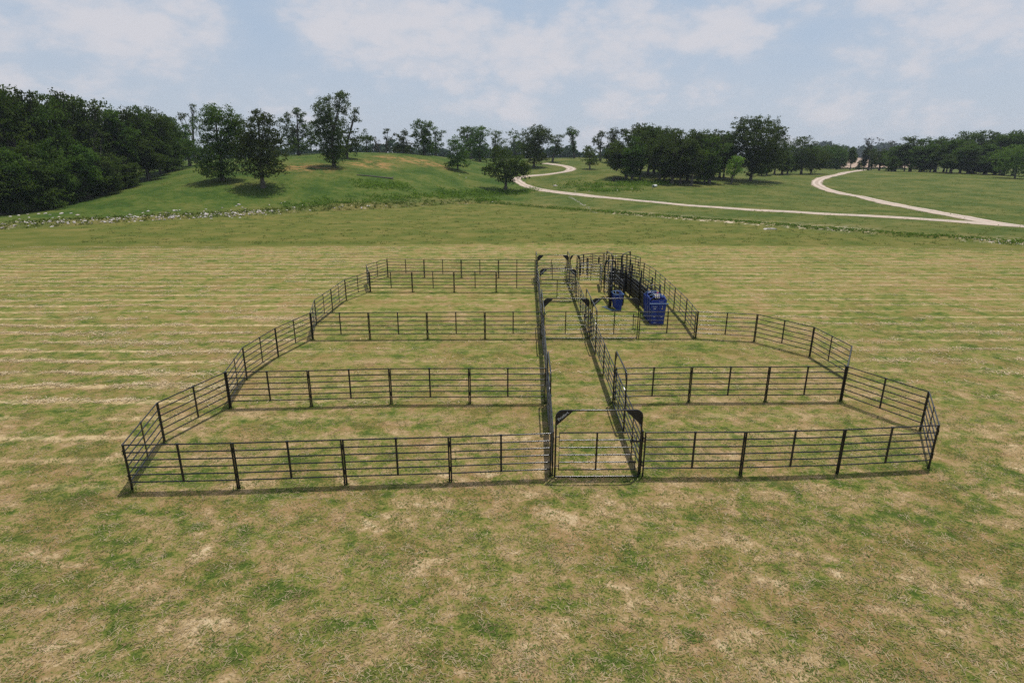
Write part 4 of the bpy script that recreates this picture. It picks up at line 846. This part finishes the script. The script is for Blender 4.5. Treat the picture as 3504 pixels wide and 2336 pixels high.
# far wood beyond the ploughed field and behind the hill
def wood_band(name, pts, hgt, depth, n, size, label):
    r = np.random.default_rng(abs(hash(name)) % 1000 if False else len(name)*7)
    t = r.uniform(0, 1, n); P = np.array(pts); s = np.linspace(0, 1, len(P))
    x = np.interp(t, s, P[:, 0]); y = np.interp(t, s, P[:, 1])+r.uniform(0, depth, n)
    lump = hgt*(.72+.16*np.sin(x*.06+1)+.10*np.sin(x*.19)+.08*np.sin(x*.47))
    z = lump*r.uniform(0.02, 1, n)**.7
    c = np.stack([x, y, ground_z(x, y)+z], 1)
    v, q = leaves(c, size, r)
    tag(link_mesh(name, raw_mesh(name, v, q, M_FARLEAF)), label, 'distant wood', kind='stuff')
wood_band('distant_wood', [(420, 1010), (560, 1030), (780, 1000)], 26, 40, 15000, 5.0, 'hazy blue green wood beyond the ploughed field')
wood_band('horizon_wood', [(-330, 460), (-160, 440), (-40, 450), (60, 440), (170, 470)], 17, 25, 22000, 2.6, 'dark line of far treetops peeping over the hill')
wood_band('meadow_wood', [(120, 345), (165, 330), (215, 325)], 1.1, 6, 1600, .8, 'low dark scrub where the branch road ends')

# ------------------------------------------------------------------ weeds, rocks, small things on the pasture
def weeds(name, spec_list, label, mat=M_WEED, size=.3):
    r = np.random.default_rng(77+len(name)); C = []
    for sp in spec_list:
        P = np.array(sp['p'], float); s = np.concatenate([[0], np.cumsum(np.hypot(*np.diff(P, axis=0).T))])
        n = sp['n']; t = r.uniform(0, s[-1], n)
        x = np.interp(t, s, P[:, 0])+r.normal(size=n)*sp['w']*.33; y = np.interp(t, s, P[:, 1])+sp['w']*.35+r.normal(size=n)*sp['w']*.45
        rr = sp['h']*r.uniform(.35, 1.0, n)
        for k in range(n):
            m = int(26*max(rr[k], .3)); d = r.normal(size=(m, 3))*np.array([.75, .75, .42])*rr[k]
            c = np.stack([x[k]+d[:, 0], y[k]+d[:, 1], np.abs(d[:, 2])+.04], 1); C.append(c)
    C = np.concatenate(C); C[:, 2] += ground_z(C[:, 0], C[:, 1])
    v, q = leaves(C, size, r)
    tag(link_mesh(name, raw_mesh(name, v, q, mat)), label, 'weeds', kind='stuff')
weeds('bank_weeds', WEEDS[0:1], 'low weeds growing among the rubble on the ditch bank', size=.22)
weeds('gully_weeds', WEEDS[1:4], 'bright green bushes filling the gully below the lone dark tree', size=.34)
weeds('hill_weeds', WEEDS[4:5], 'patch of bright green weeds below the fallen log', size=.34)
weeds('roadside_weeds', WEEDS[5:8]+WEEDS[9:10], 'green weeds growing between the gravel road and the middle grove', size=.32)
weeds('ditch_grass', WEEDS[8:9], 'strip of taller grass along the shallow ditch on the right', size=.16)

def rock_mesh(seed):
    r = random.Random(seed); bm = bmesh.new(); bmesh.ops.create_icosphere(bm, subdivisions=2, radius=.5)
    dirs = [Vector((r.uniform(-1, 1), r.uniform(-1, 1), r.uniform(-.6, 1))).normalized() for _ in range(9)]; cut = [r.uniform(.28, .44) for _ in dirs]
    for v in bm.verts:
        for d, c in zip(dirs, cut):
            q = v.co.dot(d)
            if q > c: v.co -= d*(q-c)
        v.co.z = v.co.z*.62+.12
        v.co *= 1+r.uniform(-.05, .05)
    me = bpy.data.meshes.new('rock'); bm.to_mesh(me); bm.free(); me.materials.append(M_ROCK); return me
RM = [rock_mesh(i) for i in range(7)]
big = sorted(range(len(ROCKS)), key=lambda i: -ROCKS[i][2])[:3]
for i, (x, y, w) in enumerate(ROCKS):
    o = link_mesh('rock', RM[i % 7]); o.location = (x, y, float(ground_z(x, y))-.02); s = max(w, .4)*1.35
    o.scale = (s, s*random.uniform(.6, 1.0), s*random.uniform(.5, .8)); o.rotation_euler = (random.uniform(-.2, .2), random.uniform(-.2, .2), random.uniform(0, 6.3))
    road_side = x > 0
    if road_side: tag(o, 'pale rock lying in the weeds near the gravel road', 'rock', 'rocks near the gravel road')
    elif y > 125: tag(o, 'small pale rock on the grassy hill above the gully', 'rock', 'rocks on the hill')
    elif x < -55: tag(o, 'pale rubble rock on the far left ditch bank below the wood', 'rock', 'rubble on the far left bank')
    else: tag(o, 'pale rubble rock on the ditch bank below the two big dark trees', 'rock', 'rubble on the middle bank')
# small loose stones of the rubble bank and the scraped strip
def stones(name, pts, width, n, smin, smax, label, seed):
    r = np.random.default_rng(seed); P = np.array(pts, float); s = np.concatenate([[0], np.cumsum(np.hypot(*np.diff(P, axis=0).T))])
    V = []; Q = []; base = np.array([(1, 0, 0), (0, 1, 0), (-1, 0, 0), (0, -1, 0), (0, 0, .7), (0, 0, -.4)]); F = np.array([(0, 1, 4), (1, 2, 4), (2, 3, 4), (3, 0, 4)])
    for k in range(n):
        t = r.uniform(0, s[-1]); x = np.interp(t, s, P[:, 0])+r.normal()*width*.4; y = np.interp(t, s, P[:, 1])+r.normal()*width*.4
        a = r.uniform(0, 6.28); sc = r.uniform(smin, smax)*r.uniform(.5, 1)
        b = base*r.uniform(.6, 1.2, (6, 3))*sc; c, d = math.cos(a), math.sin(a)
        v = np.stack([b[:, 0]*c-b[:, 1]*d+x, b[:, 0]*d+b[:, 1]*c+y, b[:, 2]+float(ground_z(x, y))+.01], 1)
        Q.append(F+len(V)*6); V.append(v)
    tag(link_mesh(name, raw_mesh(name, np.concatenate(V), np.concatenate(Q), M_ROCK, nper=3)), label, 'loose stones', kind='stuff')
bankline = [(p[0], p[1]+3.8) for p in PAD_EDGE[3:8]]
stones('bank_stones', bankline, 3.6, 330, .12, .42, 'loose pale stones scattered on the left ditch bank', 5)
stones('scrape_stones', STONY[7:11], 1.4, 60, .05, .18, 'loose pale stones on the scraped strip by the right ditch', 6)
stones('edge_stones', STONY[11:], 1.4, 50, .06, .2, 'loose pale stones at the right end of the ditch', 8)
stones('chalk_trail', CHALK, .5, 130, .06, .16, 'thin white trail of crushed stone running down from the road', 9)

# grass tufts, loose straw and raked hay
def blades(name, X, Y, Z, ln, wd, up, mat, label, cat, seed):
    r = np.random.default_rng(seed); n = len(X); a = r.uniform(0, 2*PI, n); L = ln*r.uniform(.5, 1.4, n); W = wd*r.uniform(.6, 1.3, n); u = up*r.uniform(0, 1, n)
    c, d = np.cos(a), np.sin(a); b = np.stack([X, Y, Z], 1)
    dx = np.stack([c*L, d*L, L*u], 1); px = np.stack([-d*W, c*W, np.zeros(n)], 1); mid = np.stack([c*L*.55-d*L*.15, d*L*.55+c*L*.15, L*u*.9+.01], 1)
    v = np.stack([b-px*.5, b+px*.5, b+mid+px*.45, b+mid-px*.45, b+dx], 1).reshape(-1, 3)
    k = np.arange(n)[:, None]*5
    q = np.concatenate([k+np.array([[0, 1, 2]]), k+np.array([[0, 2, 3]]), k+np.array([[3, 2, 4]])])
    o = tag(link_mesh(name, raw_mesh(name, v, q, mat, nper=3)), label, cat, kind='stuff'); return o
def plain_mat(name, a, b_, sc=2.0):
    m, t = new_mat(name); v = t.n('NewGeometry').outputs['Position']; n = t.noise(v, sc, 3, .7)
    c = t.mix(t.ss(n, .35, .65), col(*a), col(*b_)); d = t.n('BsdfPrincipled', {'Base Color': c, 'Roughness': .7, 'Specular IOR Level': .3})
    tr = t.n('BsdfTranslucent', {'Color': c}); x = t.n('MixShader', {0: .45, 1: d.outputs[0], 2: tr.outputs[0]}); t.n('OutputMaterial', {'Surface': x.outputs[0]}); return m
M_STRAW = plain_mat('straw', (.33, .24, .12), (.60, .48, .30)); M_HAY = plain_mat('pale_hay', (.50, .39, .22), (.78, .64, .42)); M_TURF = plain_mat('turf_blades', (.12, .18, .03), (.26, .27, .07), 1.2)
r = np.random.default_rng(21)
def front_pts(n, y0, y1, clump, spread, cs):
    yy = y0+(y1-y0)*r.uniform(0, 1, n//clump)**1.5; xx = r.uniform(-1.0, 1.0, n//clump)*(yy*.95+5)
    return np.repeat(xx, clump)+r.normal(size=len(xx)*clump)*spread, np.repeat(yy, clump)+r.normal(size=len(xx)*clump)*spread
X, Y = front_pts(85000, 6.5, 34, 6, .12, 0)
blades('straw_litter', X, Y, np.full(len(X), .008), .13, .013, .10, M_STRAW, 'loose dry clippings scattered over the mown field', 'straw', 31)
X, Y = front_pts(150000, 6.5, 34, 14, .10, 0)
blades('turf_tufts', X, Y, np.full(len(X), .0), .07, .015, .40, M_TURF, 'short green grass tufts in the mown field', 'grass', 32)
XS = []; YS = []; ZS = []
for kk in range(13, 42):
    # rows sit on the raked lines of the field
    y0 = 1.62*(kk+.5)
    if y0 < 17 or y0 > 66: continue
    for (xa, xb, dens) in ((-20-y0*.62, -11.8, 95), (16.5, 20+y0*.75, 42 if y0 > 24 else 10), (-11, 16, 34 if y0 > 50 else 6)):
        n = int((xb-xa)*dens*(1.0 if y0 < 36 else .5)); x = r.uniform(xa, xb, n)
        keep = (np.sin(x*.23+kk*1.7)+np.sin(x*.61+kk*2.9)+.8*np.sin(x*1.9+kk)+r.normal(size=n)*.5) > -.1; x = x[keep]; n = len(x)
        y = y0+.012*x+.16*np.sin(x*.35+kk)+.10*np.sin(x*1.3+2*kk)+.07*np.sin(x*3.1+kk)+r.normal(size=n)*.13*(1.3+np.sin(x*.5+kk))
        XS.append(x); YS.append(y); ZS.append(np.abs(r.normal(size=n))*.016+.005)
X = np.concatenate(XS); Y = np.concatenate(YS); Z = np.concatenate(ZS)
blades('hay_rows', X, Y, Z, .26, .034, .06, M_HAY, 'raked rows of dry cut hay lying across the field', 'hay', 33)
n = 3600; y = 68+(190-62)*r.uniform(0, 1, n)**1.2; x = r.uniform(-.78, 1.0, n)*y*.95
XS = np.repeat(x, 16)+r.normal(size=n*16)*.22; YS = np.repeat(y, 16)+r.normal(size=n*16)*.22
c = np.stack([XS, YS, ground_z(XS, YS)+np.abs(r.normal(size=len(XS)))*.05], 1); v, q = leaves(c, .15, r)
tag(link_mesh('meadow_tufts', raw_mesh('meadow_tufts', v, q, M_TURF)), 'scattered coarse grass tufts over the unmown pasture', 'grass', kind='stuff')

fx = []
for row in (A, AR, B, BR, Cc, D_, E_, LS, RS, RB_, left_alley, right_alley): fx += [(p[0], p[1]) for p in row]
fx = np.array(fx); X = np.repeat(fx[:, 0], 40)+r.normal(size=len(fx)*40)*.09; Y = np.repeat(fx[:, 1], 40)+r.normal(size=len(fx)*40)*.09
blades('post_tufts', X, Y, np.zeros(len(X)), .09, .018, .8, M_TURF, 'uncut grass around the feet of the fence posts', 'grass', 35)

# fallen log
p = Vector((LOG[0][0], LOG[0][1], LOG[0][2])); q = Vector((LOG[1][0], LOG[1][1], LOG[1][2]))
p.z = float(ground_z(p.x, p.y))+.14; q.z = float(ground_z(q.x, q.y))+.2
t = empty('fallen_log', (p.x, p.y, p.z)); d = q-p
MB().tube([(0, 0, 0), tuple(d*.3+Vector((0, 0, .05))), tuple(d*.7), tuple(d)], [.09, .13, .17, .20], 9).build('trunk', M_BARK, t)
m = MB()
for k in range(6): m.tube([tuple(d*.98), tuple(d+Vector((random.uniform(-.3, .5), random.uniform(-.6, .6), random.uniform(-.3, .6))))], [.09, .02], 5)
m.build('root_plate', M_BARK, t)
tag(t, 'grey fallen tree trunk lying on the hillside above the weeds', 'log')
# brush pile
x, y = BRUSH[:2]; t = empty('brush_pile', (x, y, float(ground_z(x, y)))); m = MB()
for k in range(120):
    a = random.uniform(0, 6.28); r0 = random.uniform(0, 1.9); c = Vector((r0*math.cos(a), r0*.7*math.sin(a), max(.1, 1.0-r0*.45)*random.uniform(.1, 1)))
    dd = Vector((random.uniform(-1, 1), random.uniform(-1, 1), random.uniform(-.4, .5))).normalized()*random.uniform(.6, 1.3)
    m.tube([c-dd, c, c+dd], [.02, .05, .02], 4, False)
m.build('branches', M_BARK, t)
MB().tube([(-2.4, -.9, .15), (-1.0, -1.0, .3), (.8, -1.0, .2)], .09, 6).build('log', M_BARK, t)
tag(t, 'grey heap of dead branches at the left foot of the middle grove', 'brush pile')
# culvert pipe
x, y = PIPE[:2]; t = empty('culvert_pipe', (x, y, float(ground_z(x, y))-.02), math.radians(60))
m = MB(); n = 16
ring = [(math.cos(2*PI*k/n), math.sin(2*PI*k/n)) for k in range(n)]
vs = [(0 if e == 0 else 2.6, rr*c, .38+rr*s_) for rr in (.38, .31) for e in (0, 1) for c, s_ in ring]
fs = []
for k in range(n):
    k2 = (k+1) % n
    fs += [(k, n+k, n+k2, k2), (2*n+k2, 3*n+k2, 3*n+k, 2*n+k), (k2, 2*n+k2, 2*n+k, k), (n+k, 3*n+k, 3*n+k2, n+k2)]
m.add(vs, fs, True).build('pipe', M_WHITE, t)
tag(t, 'short white culvert pipe in the weeds before the middle grove', 'pipe')
# pale slab near the ditch
x, y = SLAB; m = MB().prism([(-.9, 0), (.9, 0), (.8, .12), (-.7, .16)], -.35, .35); o = m.build('stone_slab', M_ROCK); o.location = (x, y, 0); o.rotation_euler = (0, 0, .2)
tag(o, 'flat pale stone slab lying on the turf before the right ditch', 'slab')

# ------------------------------------------------------------------ haze
m, t = new_mat('air')
pv = t.n('VolumePrincipled', {'Color': col(.72, .80, .92), 'Density': HAZE, 'Anisotropy': .3})
t.n('OutputMaterial', {'Volume': pv.outputs[0]})
o = MB().box(-880, 890, -95, 1275, -4, 62).build('haze', m); tag(o, 'thin pale haze in the air over the pasture', kind='stuff')

# ------------------------------------------------------------------ sky and sun
SUN_EL = math.radians(75.5); SUN_AZ = math.radians(36)   # azimuth from +Y towards +X
w = bpy.data.worlds.new('World'); scene.world = w; w.use_nodes = True; t = NT(w.node_tree)
sky = t.n('TexSky'); sky.sky_type = 'NISHITA'; sky.sun_disc = False
sky.sun_elevation = SUN_EL; sky.sun_rotation = SUN_AZ; sky.air_density = 1.0; sky.dust_density = 1.5; sky.ozone_density = 1.0
V = t.n('TexCoord').outputs['Generated']
sp = t.n('SeparateXYZ', {0: V})
el = t.math('MAXIMUM', sp.outputs[2], .0)
az = t.math('ARCTAN2', sp.outputs[0], sp.outputs[1])
uv = t.n('CombineXYZ', {0: az, 1: t.math('MULTIPLY', el, 1.9), 2: 0.0}).outputs[0]
n1 = t.noise(t.scale(uv, (5, 5, 1), (1.7, .4, 0)), 1.35, 10, .60, .25)
n2 = t.noise(t.scale(uv, (1.3, 2.4, 1), (4.1, 2.2, 0)), 1.5, 4, .5)
n3 = t.noise(t.scale(uv, (7, 8, 1), (0, 1, 0)), 2.2, 8, .6, .3)
def bump(a, e, ra, re, amp):
    dx = t.math('DIVIDE', t.math('SUBTRACT', az, a), ra); dy = t.math('DIVIDE', t.math('SUBTRACT', sp.outputs[2], e), re)
    return t.math('MULTIPLY', t.math('EXPONENT', t.math('MULTIPLY', t.math('ADD', t.math('MULTIPLY', dx, dx), t.math('MULTIPLY', dy, dy)), -1.0)), amp)
acc = t.math('MULTIPLY', n2, .30)
for bb in CLOUDS: acc = t.math('ADD', acc, bump(*bb))
vo = t.n('TexVoronoi', {'Vector': t.n('VectorMath', {0: uv, 1: t.n('VectorMath', {0: t.n('TexNoise', {'Vector': uv, 'Scale': 14.0, 'Detail': 4.0}).outputs[1], 1: (.035, .035, 0)}, operation='MULTIPLY').outputs[0]}, operation='ADD').outputs[0],
    'Scale': 13.0, 'Detail': 3.0, 'Roughness': .55, 'Lacunarity': 2.2}, normalize=True)
bil = t.math('SUBTRACT', .95, t.math('MULTIPLY', vo.outputs[0], 1.15))
cm = t.math('ADD', t.math('ADD', t.math('MULTIPLY', n1, .62), t.math('MULTIPLY', bil, .38)), t.math('SUBTRACT', acc, .15))
mask = t.ss(cm, .38, .74)
puff = t.math('MULTIPLY', t.ss(cm, .50, .64), t.ss(t.math('ADD', t.math('MULTIPLY', n3, .5), t.math('MULTIPLY', bil, .5)), .36, .60))
bg0 = t.n('Background', {'Color': sky.outputs[0], 'Strength': SKY})
cc = t.mix(puff, col(.52, .58, .67), col(.67, .66, .70))
bg1 = t.n('Background', {'Color': cc, 'Strength': 1.0})
veil = t.n('Background', {'Color': t.mix(t.ss(el, 0.0, .24), col(.52, .58, .67), col(.42, .525, .67)), 'Strength': 1.0})
base = t.n('MixShader', {0: t.math('SUBTRACT', .88, t.math('MULTIPLY', t.ss(el, .25, .6), .68)), 1: bg0.outputs[0], 2: veil.outputs[0]})
mx = t.n('MixShader', {0: t.math('MULTIPLY', mask, t.math('SUBTRACT', .88, t.math('MULTIPLY', t.ss(el, .25, .6), .45))), 1: base.outputs[0], 2: bg1.outputs[0]})
t.n('OutputWorld', {'Surface': mx.outputs[0]})

ld = bpy.data.lights.new('sun', 'SUN'); ld.energy = SUN; ld.angle = math.radians(.55); ld.color = (1.0, .955, .88)
lo = bpy.data.objects.new('sun', ld); COL.objects.link(lo)
sd_ = Vector((math.cos(SUN_EL)*math.sin(SUN_AZ), math.cos(SUN_EL)*math.cos(SUN_AZ), math.sin(SUN_EL)))
lo.rotation_euler = sd_.to_track_quat('Z', 'Y').to_euler(); lo.location = (30, 30, 60)

# ------------------------------------------------------------------ camera
cd = bpy.data.cameras.new('camera'); cam = bpy.data.objects.new('camera', cd); COL.objects.link(cam)
cd.sensor_fit = 'HORIZONTAL'; cd.sensor_width = 36.0; cd.lens = 36*1979.854/3504; cd.clip_start = .1; cd.clip_end = 5000
cam.location = (0, 0, 9.335); cam.rotation_mode = 'XYZ'; cam.rotation_euler = (PI/2-.302480619, 0, 0)
cam.matrix_world = cam.matrix_basis.copy()
cam.rotation_euler = (Matrix.Rotation(0, 3, 'Z') @ cam.rotation_euler.to_matrix() @ Matrix.Rotation(ROLL, 3, 'Z')).to_euler()
scene.camera = cam
scene.view_settings.view_transform = 'Standard'; scene.view_settings.look = 'None'; scene.view_settings.exposure = EXPO; scene.view_settings.gamma = 1
scene.cycles.max_bounces = 5; scene.cycles.diffuse_bounces = 2; scene.cycles.transmission_bounces = 3; scene.cycles.volume_bounces = 0
scene.cycles.use_denoising = False; scene.cycles.sample_clamp_direct = 6; scene.cycles.sample_clamp_indirect = 3
